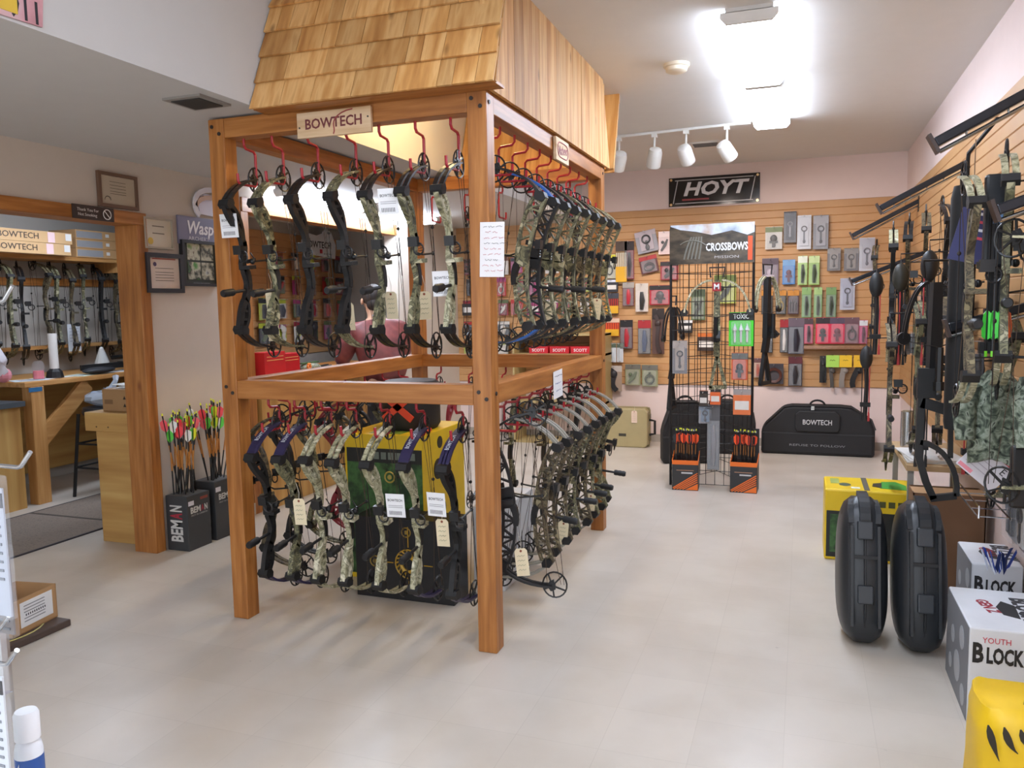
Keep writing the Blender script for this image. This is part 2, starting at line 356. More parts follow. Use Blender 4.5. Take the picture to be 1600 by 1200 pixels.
# sign boards screwed to the beams
raw = wood('x', 'raw'); rawy = wood('y', 'raw')
p0 = at(470, 182, y=0); p1 = at(580, 199, y=0)
sg = G().box(-.19, .19, -.018, 0, -.056, .056).ob('sign_board', raw, rack, ((p0.x+p1.x)/2, -.001, 2.372), bev=.002)
text(sg, 'BOWTECH', (0, -.0185, 0), .062, '6d2f33', wid=.29, bold=.02)
G().tube(bez([(.0, -.019, -.05), (.02, -.019, -.02), (-.03, -.019, .0), (.02, -.019, .045), (.1, -.019, .05)]), .003, 5).ob('emblem', P('9c4a48', .6), sg)
for q in (-1, 1): G().cyl((q*.176, -.018, q*.01), (q*.176, -.021, q*.01), .004, 8).ob('screw', P('3a3430', .5), sg)
p0 = at(874, 228, x=0)
sg = G().box(0, .018, -.12, .12, -.06, .06).ob('sign_board', rawy, rack, (.001, p0.y, 2.372), bev=.002)
text(sg, 'Mathews', (.0185, 0, 0), .07, '8c3a45', '+x', .12, wid=.17, shear=.3, bold=.01)
G().tube([(.019, .1*math.cos(a_), .045*math.sin(a_)+.006*math.sin(3*a_)) for a_ in [i*PI/10 for i in range(20)]], .0025, 5, True).ob('emblem', P('9c4a58', .6), sg)
# lamp hidden inside the canopy
t = thing('canopy_lamp', 'warm strip lamp mounted inside the cedar canopy above the bows', 'lamp', (-.55, 1.05, ZC))
G().box(-.06, .06, -.5, .5, -.03, 0).ob('housing', P('d8d8d6', .5), t)
G().cyl((0, -.48, -.05), (0, .48, -.05), .018, 10).ob('tube', emis('warm_tube', 'ffe0a8', 40), t)
# red hooks: planar, jog inward, hang down, J outward with an upturned tip.  local +x is outward
def hookpath(drop): return [(.0, 0, .01), (.0, 0, -.03), (-.012, 0, -.045), (-.07, 0, -.05), (-.082, 0, -.062), (-.082, 0, -drop+.012), (-.07, 0, -drop), (.045, 0, -drop-.002), (.055, 0, -drop+.008), (.058, 0, -drop+.045)]
hk_long = G().tube(hookpath(.215), .0065, 6).mesh('hook', RED()); hk_short = G().tube(hookpath(.16), .0065, 6).mesh('hook', RED())
# ================================================================== BOWS
def riser_solid(var):
    g = G()
    g.strip(bez([(.285, 0, -.115), (.26, 0, -.2), (.17, 0, -.22), (.168, 0, -.3)], 9), [.034, .032, .03, .028, .028, .028, .028, .03, .032, .034], .024)
    g.strip(bez([(.25, 0, -.112), (.185, 0, -.14), (.15, 0, -.2), (.172, 0, -.3)], 7), .02, .022)
    g.strip([(.262, 0, -.155), (.197, 0, -.152)], .011, .018); g.strip([(.235, 0, -.2), (.172, 0, -.19)], .011, .018); g.strip([(.2, 0, -.225), (.167, 0, -.23)], .012, .018)
    g.strip(bez([(.168, 0, -.28), (.15, 0, -.34), (.205, 0, -.36), (.205, 0, -.4), (.17, 0, -.41)], 8), [.036, .034, .032, .032, .034, .036, .036, .036, .034], .024)
    g.strip(bez([(.18, 0, -.4), (.2, 0, -.43), (.12, 0, -.47), (.19, 0, -.52), (.205, 0, -.55)], 8), [.04, .034, .03, .03, .032, .034, .036, .038, .038], .024)
    g.strip(bez([(.2, 0, -.54), (.25, 0, -.57), (.26, 0, -.62), (.285, 0, -.67)], 6), .032, .024); g.strip(bez([(.195, 0, -.54), (.18, 0, -.6), (.2, 0, -.65), (.25, 0, -.675)], 6), .02, .022)
    g.strip([(.245, 0, -.585), (.19, 0, -.6)], .011, .018); g.strip([(.26, 0, -.625), (.2, 0, -.635)], .011, .018)
    g.box(.15, .21, -.012, .05, -.405, -.388)        # arrow shelf
    return g
def riser_lattice(var):
    g = G()
    fr = bez([(.30, 0, -.115), (.27, 0, -.2), (.215, 0, -.26), (.215, 0, -.4), (.215, 0, -.52), (.27, 0, -.6), (.30, 0, -.67)], 16)
    bk = bez([(.23, 0, -.115), (.2, 0, -.17), (.15, 0, -.24), (.15, 0, -.4), (.15, 0, -.54), (.2, 0, -.61), (.23, 0, -.67)], 16)
    g.strip(fr, .014, .024); g.strip(bk, .014, .024)
    for i in range(0, 16):
        if 6 <= i <= 8: continue
        a, b = (fr[i], bk[i+1]) if i % 2 else (bk[i], fr[i+1]); g.strip([a, b], .008, .018)
        if i % 2 == 0: g.strip([fr[i], bk[i]], .007, .018)
    g.box(.16, .22, -.012, .05, -.395, -.375); g.strip([fr[7], bk[7]], .05, .022); g.strip([fr[8], bk[8]], .05, .022)
    return g
RIS = {}; US = .84; VS = .82/.785
def limb_mesh(mt, key):
    k = 'l'+key
    if k not in RIS:
        g = G(); pts = bez([(0, 0, 0), (.1, 0, -.008), (.21, 0, -.03), (.29, 0, -.12)], 8)
        g.strip(pts, [.008, .008, .009, .009, .01, .01, .011, .012, .013], .02)
        g.v = [(x*US, y, z*VS) for x, y, z in g.v]; RIS[k] = g.mesh('limb', mt)
    return RIS[k]
def cam_mesh(mt, key, r=.056):
    k = 'c'+key
    if k not in RIS:
        g = G(); n = 20; c = (-.012, 0, -.004)
        g.tube([(c[0]+r*math.cos(i*2*PI/n), 0, c[2]+r*1.08*math.sin(i*2*PI/n)) for i in range(n)], .0042, 5, True)
        g.lathe([(.001, -.008), (.016, -.008), (.016, .008), (.001, .008)], 10, (0, 0, 0), 'y')
        for a_ in (.3, 1.4, 2.6, 3.9, 5.2): g.strip([(0, 0, 0), (c[0]+r*math.cos(a_), 0, c[2]+r*1.08*math.sin(a_))], .007, .007)
        g.prism([(-.01, -.03), (.012, -.022), (.024, .0), (.01, .026), (-.014, .018)], -.004, .004, 'y')
        RIS[k] = g.mesh('cam', mt)
    return RIS[k]
BOWPART = {'riser', 'limb_pocket', 'bowstring', 'cable', 'cable_guard', 'grip', 'sight', 'stabilizer', 'arrow_rest'}
def mcache(k, f, mt, smooth=None):
    if k not in RIS:
        g = f()
        if k.split('#')[0] in BOWPART: g.v = [(x*US, y, z*VS) for x, y, z in g.v]
        RIS[k] = g.mesh(k.split('#')[0], mt, smooth)
    return RIS[k]
L_ATA = .82
def bow(label, loc, rz, kind='black', lat=False, tag=None, limb=None, acc=3, group=None, paper=None, name='compound_bow', rot=None, brand=False):
    rm = {'black': MBLK, 'camo': CAMO, 'pale': CAMO2, 'brown': CAMO3, 'red': lambda: P('8d2230', .4)}[kind]()
    lm = {'black': BLK, 'camo': CAMO, 'pale': CAMO2, 'brown': CAMO3, 'blue': lambda: P('1f5fb0', .35), 'purple': lambda: P('2c2748', .4), 'silver': lambda: P('8f8d83', .35), 'red': lambda: P('8d2230', .4)}[limb or kind]()
    t = thing(name, label, 'bow', loc, rz, group, rot)
    put('riser', mcache('riser#%s%s' % (kind, lat), lambda: (riser_lattice if lat else riser_solid)(0), rm), t)
    lk = limb or kind; lme = limb_mesh(lm, lk); ck = 'b'
    for s_ in (-.0155, .0155):
        put('limb', lme, t, (0, s_, 0)); put('limb', lme, t, (0, s_, -L_ATA), sc=(1, 1, -1))
    cm = cam_mesh(BLK(), ck)
    put('cam', cm, t, (0, 0, 0)); put('cam', cm, t, (0, 0, -L_ATA), sc=(1, 1, -1))
    pk = mcache('limb_pocket#', lambda: G().prism([(.245, -.088), (.29, -.092), (.305, -.115), (.29, -.132), (.25, -.128), (.238, -.108)], -.027, .027, 'y'), MBLK())
    put('limb_pocket', pk, t); put('limb_pocket', pk, t, (0, 0, -L_ATA), sc=(1, 1, -1))
    put('bowstring', mcache('bowstring#', lambda: G().tube([(-.066, 0, 0), (-.068, 0, -.39), (-.066, 0, -.785)], .0016, 4).tube([(-.067, 0, -.3), (-.067, 0, -.47)], .0028, 5).ball((-.067, 0, -.26), .008, 6), P('2b2420', .7)), t)
    put('cable', mcache('cable#', lambda: G().tube([(.03, .006, 0), (-.0, .018, -.39), (-.05, .006, -.78)], .0015, 4).tube([(-.05, -.006, 0), (.0, .018, -.39), (.03, -.006, -.78)], .0015, 4), P('4a3a2c', .7)), t)
    put('cable_guard', mcache('cable_guard#', lambda: G().tube([(.17, 0, -.36), (.12, .016, -.372), (-.005, .018, -.372)], .0045, 6).ball((-.005, .018, -.372), .009, 6), BLK()), t)
    put('grip', mcache('grip#%d' % lat, lambda: G().strip(bez([(.175, 0, -.405), (.15, 0, -.44), (.165, 0, -.5)], 5), [.03, .034, .032, .03, .03, .026], .03), P('3b2a1d', .5) if kind in ('brown', 'pale') and lat else MBLK()), t)
    if acc >= 1:
        def sight():
            g = G().strip([(.2, .02, -.31), (.27, .02, -.315)], .022, .006).box(.255, .285, .016, .06, -.335, -.295)
            g.tube([(.27, .06+.024*math.cos(i*PI/6), -.345+.024*math.sin(i*PI/6)) for i in range(12)], .004, 5, True)
            for i in range(4): g.tube([(.27, .06, -.366+i*.011), (.27, .082, -.362+i*.011)], .0012, 4)
            return g
        put('sight', mcache('sight#', sight, BLK()), t)
    if acc >= 2:
        put('stabilizer', mcache('stabilizer#', lambda: G().cyl((.2, 0, -.5), (.3, 0, -.5), .007, 8).lathe([(.001, .3), (.016, .3), (.018, .315), (.016, .33), (.018, .345), (.016, .36), (.018, .375), (.014, .39), (.001, .39)], 10, (0, 0, -.5), 'x'), MBLK(), 40), t)
    if acc >= 3:
        put('arrow_rest', mcache('arrow_rest#', lambda: G().strip([(.18, .02, -.37), (.12, .03, -.365)], .018, .006).tube([(.12, .03, -.365), (.115, .012, -.345), (.118, .004, -.33)], .003, 5).ball((.15, .032, -.37), .014, 7), BLK()), t)
    if brand:
        put('limb', lme, t, (0, 0, 0)); f_ = .41; c_, n_ = math.cos(f_), math.sin(f_)
        text(t, 'BOWTECH', (.131, 0, -.024), .03, 'c4cad2', Matrix(((-c_, 0, n_), (0, -1, 0), (n_, 0, c_))), 0, wid=.1)
    if tag is not None: hangtag(t, tag)
    if paper is not None: bigtag(t, paper)
    return t
def hangtag(t, pos, ink='6d7a5a', kraft='e3d6b4', face=None):
    o = put('price_tag', mcache('price_tag#'+kraft, lambda: G().prism([(-.03, -.13), (.03, -.13), (.03, -.012), (.02, 0), (-.02, 0), (-.03, -.012)], -.0007, .0007, 'y'), P(kraft, .8)), t, pos)
    rz = -t.rotation_euler.z
    o.rotation_euler = (0, 0, rz+.15+R.uniform(-.25, .25))
    put('tag_string', mcache('tag_string#', lambda: G().tube([(0, 0, -.012), (.006, 0, .03), (-.004, 0, .075)], .0012, 4), P('d8d2c2', .8)), o)
    put('eyelet', mcache('eyelet#', lambda: G().cyl((0, -.0015, -.012), (0, .0015, -.012), .006, 8), P('8a4a32', .7)), o)
    for i in range(4): put('handwriting', mcache('handwriting#%d' % (i % 3), lambda: G().tube([(-.02+j*.0045, -.0012, .003*((j*7+i*3) % 3-1)) for j in range(9)], .0008, 3), P(ink, .8)), o, (0, 0, -.035-i*.022))
    return o
def bigtag(t, pos):
    o = put('paper_tag', mcache('paper_tag#', lambda: G().box(-.045, .045, -.0008, .0008, -.11, 0), P('e9eaec', .7, 0, .02)), t, pos)
    o.rotation_euler = (0, 0, -t.rotation_euler.z+R.uniform(-.1, .3))
    text(o, 'BOWTECH', (0, -.0014, -.03), .017, '2c2c30', wid=.07)
    for i in range(2): put('print_line', mcache('print_line#', lambda: G().box(-.035, .035, -.0014, -.0008, -.001, .001), P('8c8c92', .8)), o, (0, 0, -.055-.008*i))
    put('barcode', mcache('barcode#', lambda: [g := G(), [g.box(-.032+i*.007, -.029+i*.007, -.0014, -.0008, -.009, .009) for i in range(9)]][0], P('55555a', .8)), o, (0, 0, -.09))
    return o
def hang(rows, base, rz, zbeam, short=False):
    """rows: list of (along, kwargs)"""
    drop = .16 if short else .215
    for al, kw in rows:
        if rz == -PI/2: p = (al, .06, zbeam)
        elif rz == 0: p = (-.06, al, zbeam)
        elif rz == PI: p = (-W+.06, al, zbeam)
        else: p = (al, D-.06, zbeam)
        put('hook', hk_short if short else hk_long, rack, p, (0, 0, rz))
        if kw is None: continue
        o = Matrix.Rotation(rz, 3, 'Z') @ Vector((-.065 if rz == -PI/2 else -.02, .0, 0))
        kw = dict(kw); tilt = kw.pop('tilt', 0)
        bow(loc=(p[0]+o.x, p[1]+o.y, zbeam-drop+.032), rz=0, rot=(0, .115+R.uniform(-.02, .02), rz+tilt), **kw)
ZH = ZT-.09; ZL = ZR-.089
FT = [('black', dict(tag=(.02, .03, -.66), paper=(.2, -.02, -.16))), ('camo', dict(acc=2, tag=(.12, -.05, -.52))), ('black', dict(acc=1)), ('black', dict(acc=3, limb='camo', tag=(.08, -.05, -.6))),
      ('camo', dict(acc=3, limb='black', tag=(.0, -.04, -.56))), ('camo', dict(acc=1, limb='black', paper=(.24, -.06, -.1), tag=(.02, -.03, -.56))), ('pale', dict(acc=2, limb='black', paper=(.16, -.04, -.46)))]
FD = ['all black bow with a paper tag', 'camouflage bow with a long cream tag', 'black bow in front of the lit fixture', 'black bow with camouflage limbs and a tag',
      'camouflage bow with a black sight', 'camouflage bow with a white paper tag at its top', 'pale camouflage bow right beside the corner post']
FX = [-1.27, -1.11, -.915, -.71, -.54, -.36, -.19]; FXB = [-1.2, -1.05, -.9, -.76, -.58, -.395, -.2]
hang([(FX[i], dict(label='upper front row, %s from left: %s' % (ORD[i], FD[i]), kind=FT[i][0], group='bows on the upper front rail', **FT[i][1])) for i in range(7)], 0, -PI/2, ZH)
BT = [('black', dict(limb='purple', brand=True, acc=3)), ('camo', dict(limb='purple', brand=True, acc=2)), ('pale', dict(limb='pale', acc=3, tag=(.24, -.05, -.3))), ('pale', dict(limb='pale', acc=3)), ('pale', dict(limb='pale', acc=2)),
      ('pale', dict(limb='purple', brand=True, acc=2, paper=(.24, -.05, -.24))), ('black', dict(limb='purple', brand=True, acc=2, paper=(.22, -.05, -.23), tag=(.2, -.04, -.36)))]
BD = ['black bow with dark purple limbs by the left post', 'camouflage bow with dark lettered limbs', 'pale camouflage bow with a cream written tag', 'pale camouflage bow with a pale limb',
      'pale camouflage bow in front of the black target', 'pale bow with dark limbs and white tag', 'black bow with white and tan tags']
hang([(FXB[i], dict(label='lower front row, %s from left: %s' % (ORD[i], BD[i]), kind=BT[i][0], group='bows on the lower front rail', **BT[i][1])) for i in range(7)], 0, -PI/2, ZL, True)
RY = [.32+.198*i for i in range(9)]
RT = [dict(kind='camo', lat=True, limb='black', acc=1), dict(kind='black', lat=True, limb='blue', acc=3), dict(kind='camo', lat=True, limb='black', acc=1), dict(kind='camo', lat=True, limb='black', tag=(.16, -.04, -.6)), dict(kind='camo', lat=True, acc=1),
      dict(kind='brown', lat=True, acc=2, limb='black'), dict(kind='camo', lat=True, acc=1), dict(kind='brown', lat=True, acc=1, tag=(.2, -.03, -.58)), dict(kind='camo', lat=True, acc=1)]
RDs = ['lattice camouflage bow nearest the corner post', 'black lattice bow with bright blue limbs', 'lattice camouflage bow with black limbs', 'lattice camouflage bow with a tan tag', 'lattice camouflage bow mid row',
       'brown lattice bow with dark limbs', 'camouflage lattice bow near the row end', 'brown lattice bow with a cream tag', 'camouflage lattice bow farthest back']
hang([(RY[i], dict(label='upper right row, %s from corner post: %s' % (ORD[i], RDs[i]), group='bows on the upper right rail', **RT[i])) for i in range(9)], 0, 0, ZH)
RB = [dict(kind='black', lat=True, limb='black', acc=1, tag=(.12, .05, -.62)), dict(kind='brown', lat=True, limb='silver', acc=1), dict(kind='brown', lat=True, limb='silver', acc=2), dict(kind='brown', lat=True, limb='silver', acc=1, tag=(.2, -.02, -.6)), dict(kind='camo', lat=True, limb='silver'),
      dict(kind='brown', lat=True, limb='silver', acc=2), dict(kind='camo', lat=True, limb='silver', tag=(.2, -.02, -.58)), dict(kind='camo', lat=True, limb='silver', acc=1), dict(kind='camo', limb='silver', acc=2)]
RBd = ['black lattice bow, tan tag near floor', 'brown lattice bow with grey limbs', 'brown lattice bow with stabilizer', 'brown lattice bow with a small tan tag', 'camouflage lattice bow with shiny grey limbs',
       'brown lattice bow behind the paper notice', 'camouflage lattice bow with a cream tag', 'camouflage lattice bow second to last', 'camouflage bow farthest back by the far post']
hang([(RY[0]+.01, None)], 0, 0, ZL, True)
bow(label='lower right row, first from corner post: %s' % RBd[0], loc=(.1, .25, 1.06), rz=0, rot=(0, .1, PI+.15), group='bows on the lower right rail', **RB[0])
hang([(RY[i]+.01, dict(label='lower right row, %s from corner post: %s' % (ORD[i], RBd[i]), group='bows on the lower right rail', tilt=R.uniform(-.12, .12), **RB[i])) for i in range(1, 9)], 0, 0, ZL, True)
# back and left sides of the rack
BX = [-1.2, -.95, -.7, -.45, -.22]
for i, x in enumerate(BX):
    k = ['red', 'black', 'camo', 'brown', 'black'][i]
    if i in (1, 3, 4): hang([(x, dict(label='%s bow from the left on the upper back rail, seen through the rack' % ORD[[1, 3, 4].index(i)], kind=k, acc=2, group='bows on the upper back rail'))], 0, PI/2, ZH)
    else: hang([(x, None)], 0, PI/2, ZH)
    hang([(x, dict(label='%s bow from the left on the lower back rail, seen through the rack' % ORD[i], kind=k, acc=1, group='bows on the lower back rail'))], 0, PI/2, ZL, True)
for i in range(7):
    hang([(.35+i*.23, dict(label='%s bow from the front on the lower left rail, half hidden behind the front row' % ORD[i], kind=['brown', 'black', 'camo', 'red', 'brown', 'black', 'camo'][i], acc=1, group='bows on the lower left rail'))], 0, PI, ZL, True)
# paper notices taped to the rack
def scrawl(o, n, wd, z0, dz, col, face='-y', k=0):
    for i in range(n):
        g = G(); L = wd*R.uniform(.6, 1); x = -L/2
        while x < L/2:
            ww = R.uniform(.012, .03)
            pts = [(x+j*ww/6, .004*R.uniform(-1, 1)) for j in range(7)]
            g.tube([(a, -.0012, b) if face == '-y' else (.0012, a, b) for a, b in pts], .0009, 3); x += ww+.008
        g.ob('handwriting', P(col if i % 3 else '3a3a3e', .8), o, (0, 0, z0-dz*i))
p = at(767, 390, y=-.004)
t = G().box(-.055, .055, -.0008, .0008, -.115, .115).ob('paper_notice', P('e6e4e4', .7, 0, .02), None, (p.x+.005, -.0035, p.z), (0, .03, .0), label='white handwritten notice with red lines taped to the corner post', cat='notice', group=None)
scrawl(t, 9, .09, .095, .023, 'c45560')
p = at(872, 597, x=.004)
t = G().box(-.0008, .0008, -.085, .085, -.075, .075).ob('paper_notice', P('e4e6ea', .7, 0, .02), None, (.0035, p.y, p.z-.01), (.04, 0, 0), label='white notice with blue handwriting taped to the right middle rail', cat='notice')
scrawl(t, 3, .13, .045, .04, '4a5a96', '+x')

# ================================================================== UNDER THE RACK
def printbox(name, label, cat, x0, x1, y0, y1, h, mat, z=0, rz=0, bev=.004, group=None):
    """carton standing on the ground: Empty at its base centre, carton body as a part"""
    t = thing(name, label, cat, ((x0+x1)/2, (y0+y1)/2, z), rz, group)
    a, b = (x1-x0)/2, (y1-y0)/2
    G().box(-a, a, -b, b, 0, h).ob('carton', mat, t, bev=bev)
    return t, a, b
YEL = lambda: P('e0bd1c', .45); 
GRN = lambda: ramp_mat('green_forest_print', ['0c1a0e', '1d3a1b', '3f6a34', '14260f'], 9, detail=4, rough=.45)
def ringdisc(parent, x, y, z, r, c, face, ins=True):
    g = G(); n = 20
    if face == '-y': g.tube([(x+r*math.cos(i*2*PI/n), y, z+r*math.sin(i*2*PI/n)) for i in range(n)], r*.16, 4, True); g.lathe([(.001, -.001), (r*.45, -.001), (r*.45, .001), (.001, .001)], 14, (x, y, z), 'y')
    else: g.lathe([(.001, -.001), (r, -.001), (r, .001), (.001, .001)], 20, (x, y, z), 'x')
    return g.ob('printed_ring', P(c, .5), parent)
# yellow target carton, forest print front
t, a, b = printbox('foam_target_box', 'yellow target carton with green forest print and black spots inside the rack', 'box', -1.19, -.7, .72, 1.3, .84, YEL())
G().box(-a+.015, a-.002, -b-.002, -b, .03, .76).ob('printed_panel', GRN(), t)
G().box(-a+.015, a-.002, -b-.003, -b-.001, .68, .76).ob('title_band', P('1a1c18', .5), t)
[G().box(-.1+.045*i, -.068+.045*i, -b-.0045, -b-.003, .7, .74).ob('print_block', P('6b7468', .5), t) for i in range(7)]
ringdisc(t, .04, -b-.003, .6, .03, 'b7a14a', '-y'); ringdisc(t, .07, -b-.003, .42, .03, 'c7a53a', '-y')
for y, z, r in ((-.06, .77, .035), (-.09, .62, .06), (.05, .5, .05), (-.04, .38, .045), (.07, .7, .03)): ringdisc(t, a+.001, y, z, r, '2b2716', '+x')
G().box(-.1, .1, -b+.03, b-.03, .84, .842).ob('printed_panel', P('7f9a3a', .5), t)
# black target carton in front
t, a, b = printbox('foam_target_box', 'black target carton with a gold wheel emblem standing inside the rack', 'box', -.99, -.415, .47, .66, .44, P('15161a', .4))
g = G(); r = .075
for k in range(18):
    a_ = k*2*PI/18; g.tube([(r*.62*math.cos(a_), 0, r*.62*math.sin(a_)), (r*math.cos(a_+.35), 0, r*math.sin(a_+.35))], .0045, 4)
g.tube([(r*.55*math.cos(i*PI/10), 0, r*.55*math.sin(i*PI/10)) for i in range(20)], .011, 5, True); g.tube([(r*1.03*math.cos(i*PI/10), 0, r*1.03*math.sin(i*PI/10)) for i in range(20)], .004, 5, True)
g.tube([(0, 0, -.16), (0, 0, -.09)], .003, 4).tube([(0, 0, .09), (0, 0, .2)], .003, 4).tube([(.09, 0, 0), (.14, 0, 0)], .003, 4).tube([(-.2, 0, 0), (-.09, 0, 0)], .003, 4)
g.ob('gold_emblem', P('b8922a', .4), t, (.03, -b-.002, .2))
ringdisc(t, -.17, -b-.002, .2, .028, '8f7630', '-y'); ringdisc(t, .02, -b-.002, .37, .025, '8f7630', '-y')
# white carton behind, with tree print
t, a, b = printbox('white_carton', 'white carton with grey tree print behind the black target carton', 'box', -.42, -.24, .75, 1.25, .46, P('c9cbce', .5))
for i in range(7):
    x = -.06+i*.02; h = R.uniform(.1, .22)
    G().prism([(x-.012, .1), (x+.012, .1), (x, .1+h)], -b-.002, -b-.0005, 'y').ob('tree_print', P('5b5e60', .6), t)
    G().prism([(-.2+i*.06-.025, .1), (-.2+i*.06+.025, .1), (-.2+i*.06, .1+h)], a+.0005, a+.002, 'x').ob('tree_print', P('5b5e60', .6), t)
# round black target with an orange cross on the yellow carton
t = thing('round_target', 'round black target with an orange cross, on top of the yellow carton', 'target', (-.9, 1.0, .841))
G().lathe([(.001, 0), (.15, 0), (.17, .03), (.17, .25), (.15, .28), (.001, .28)], 24).ob('foam_body', P('201b18', .6), t, smooth=40)
for q in (1, -1): G().strip([(-.09, -.172, .14-.07*q), (.09, -.172, .14+.07*q)], .04, .008, (0, 1, 0)).ob('orange_stripe', P('d8451f', .5), t)
t = thing('orange_float', 'small orange coil lying on the yellow carton', 'coil', (-.75, .85, .841))
G().tube([(.035*math.cos(i*PI/6), .035*math.sin(i*PI/6), .014) for i in range(12)], .012, 6, True).ob('coil_body', P('e8502a', .4), t)
# ================================================================== LEFT WALL
def framed(name, label, cat, px, frame, art, th=.02, fw_=.02):
    a_ = at(px[0], px[1], x=XL); b_ = at(px[2], px[3], x=XL); w_ = b_.y-a_.y; h_ = a_.z-b_.z
    t = thing(name, label, cat, (XL+.004, (a_.y+b_.y)/2, (a_.z+b_.z)/2))
    for c_ in ((-w_/2, w_/2, h_/2-fw_, h_/2), (-w_/2, w_/2, -h_/2, -h_/2+fw_), (-w_/2, -w_/2+fw_, -h_/2+fw_, h_/2-fw_), (w_/2-fw_, w_/2, -h_/2+fw_, h_/2-fw_)): G().box(0, th, *c_).ob('frame', P(frame, .45), t)
    G().box(.001, th*.5, -w_/2+fw_, w_/2-fw_, -h_/2+fw_, h_/2-fw_).ob('sheet', P(art, .6, 0, .02), t)
    return t, th*.5+.001
def lines(t, x, y0, y1, zs, c, th=.004):
    for z in zs: G().box(x, x+.0006, y0, y1, z-th/2, z+th/2).ob('print_line', P(c, .7), t)
t, e = framed('certificate', 'framed parchment certificate above the workshop door corner', 'certificate', (148, 266, 213, 330), '6e5240', 'b9ab95')
lines(t, e, -.06, .06, (.05, .03, .012, -.006, -.02), '6f6354', .003)
G().tube([(e, -.08+.022*math.cos(i*PI/8), -.06+.022*math.sin(i*PI/8)) for i in range(9)], .002, 4).ob('seal_print', P('54493d', .7), t)
t, e = framed('certificate', 'pale certificate with a gold seal above the black framed one', 'certificate', (220, 338, 268, 391), 'a59a87', 'cfc4af', fw_=.012)
lines(t, e, -.05, .05, (.045, -.0), '6f6354', .006)
G().lathe([(.001, 0), (.022, 0), (.022, .002), (.001, .002)], 14, (e, -.07, -.05), 'x').ob('gold_seal', P('cfae45', .5), t)
t, e = framed('certificate', 'black framed certificate lowest on the beige left wall', 'certificate', (222, 394, 283, 458), '23242b', 'd3c3b4', th=.03, fw_=.028)
lines(t, e, -.1, .1, (.09,), 'a04a3c', .008); lines(t, e, -.08, .08, (.03, .005, -.012, -.03, -.048), '5c5148', .003)
G().lathe([(.001, 0), (.014, 0), (.014, .001), (.001, .001)], 12, (e, -.08, .055), 'x').ob('crest', P('4a3a5c', .5), t)
t, e = framed('framed_photo', 'black framed collage of four outdoor photographs under the purple sign', 'picture', (278, 374, 340, 448), '1d1e22', '2a2f26', th=.03, fw_=.02)
for y, z, c in ((-.065, .08, '6c8a4a'), (.065, .08, '8a8f80'), (-.065, -.05, '4f8a3e'), (.065, -.05, '9aa0a4')):
    pm_ = G().box(e, e+.001, y-.06, y+.06, z-.058, z+.058).ob('photo', ramp_mat('photo_'+c, [c, '2a2d22', 'b9b59d', c], 14, detail=4), t)
    G().ball((e, y, z-.01), .022, 8, (.05, 1, 1.3)).ob('subject', P('5a4a3a', .7), pm_)
lines(t, e, -.08, .08, (-.135,), 'd0d2d6', .008)
# purple brand sign with arched logo cut-out
t = thing('brand_sign', 'purple grey board sign with white lettering and a swirling logo on top', 'sign', (XL+.004, 1.34, 2.1))
G().box(0, .012, -.25, .4, -.11, .075).ob('panel', P('77728a', .5), t)
text(t, 'Wasp', (.013, -.045, .0), .12, 'e6e2e4', '+x', 0, wid=.25, bold=.02, shear=.2); text(t, 'ARCHERY', (.013, -.06, -.07), .035, 'd8d5da', '+x', 0, wid=.2)
pts = bez([(.0, -.05, .09), (.0, -.14, .14), (.0, -.1, .33), (.0, .1, .27), (.0, .3, .26)], 12)
G().strip([(.02, p.y, p.z) for p in pts], .035, .012, (1, 0, 0)).ob('logo_swirl', P('d9d4da', .5), t)
G().strip([(.02, p.y, p.z-.05) for p in pts[4:]], .03, .012, (1, 0, 0)).ob('logo_swirl', P('c9a48a', .5), t)
G().prism([(-.03, .1), (-.06, .2), (.02, .245), (.3, .22), (.3, .09)], .004, .012, 'x').ob('logo_plate', P('cfc9d6', .5), t)
# no smoking plate over the door
t = thing('no_smoking_sign', 'small dark no smoking plate on the wooden door header', 'sign', (-2.609, .41, 2.118))
G().box(0, .006, -.145, .145, -.04, .04).ob('plate', P('3a2d28', .5), t)
text(t, 'Thank You For', (.0065, -.04, .013), .024, 'cfc8c0', '+x', wid=.15); text(t, 'Not Smoking', (.0065, -.045, -.014), .024, 'cfc8c0', '+x', wid=.13)
G().tube([(.007, .095+.028*math.cos(i*PI/8), .028*math.sin(i*PI/8)) for i in range(16)], .003, 4, True).tube([(.007, .076, .02), (.007, .114, -.02)], .003, 4).ob('symbol', P('d8d2ca', .5), t)
# race plate on the soffit face
a = at(-60, -60, x=XS+.003); b = at(65, 43, x=XS+.003); c = at(66, -60, x=XS+.003); d = at(-60, 4, x=XS+.003); o = at(38, 17, x=XS+.003)
t = thing('number_plate', 'worn pink plate numbered 911 high on the white soffit face', 'sign', (XS+.002, o.y, o.z))
G().prism([(q.y-o.y, q.z-o.z) for q in (d, b, c, a)], 0, .006, 'x').ob('plate', ramp_mat('worn_pink_plate', ['b07a80', 'cf9aa0', 'c9b4b4'], 6), t)
text(t, '911', (.007, 0, .0), .1, '24222a', '+x', 0, wid=(b.y-o.y)*1.7, bold=.01)
q = at(10, 8, x=XS); G().prism([(q.y-o.y-.03, q.z-o.z-.02), (q.y-o.y+.03, q.z-o.z-.02), (q.y-o.y+.03, q.z-o.z+.06), (q.y-o.y-.03, q.z-o.z+.05)], .006, .008, 'x').ob('yellow_mark', P('d8b43a', .5), t)
p = at(353, 1, x=XS+.003)
t = thing('picture_frame', 'lower corner of a dark framed picture on the soffit face', 'picture', (XS+.002, p.y-.1, p.z+.1))
G().box(0, .02, -.15, .11, -.09, .2).ob('frame', P('b8b4ae', .5), t); G().box(.018, .022, -.13, .09, -.07, .18).ob('sheet', P('4a2f2a', .5), t)
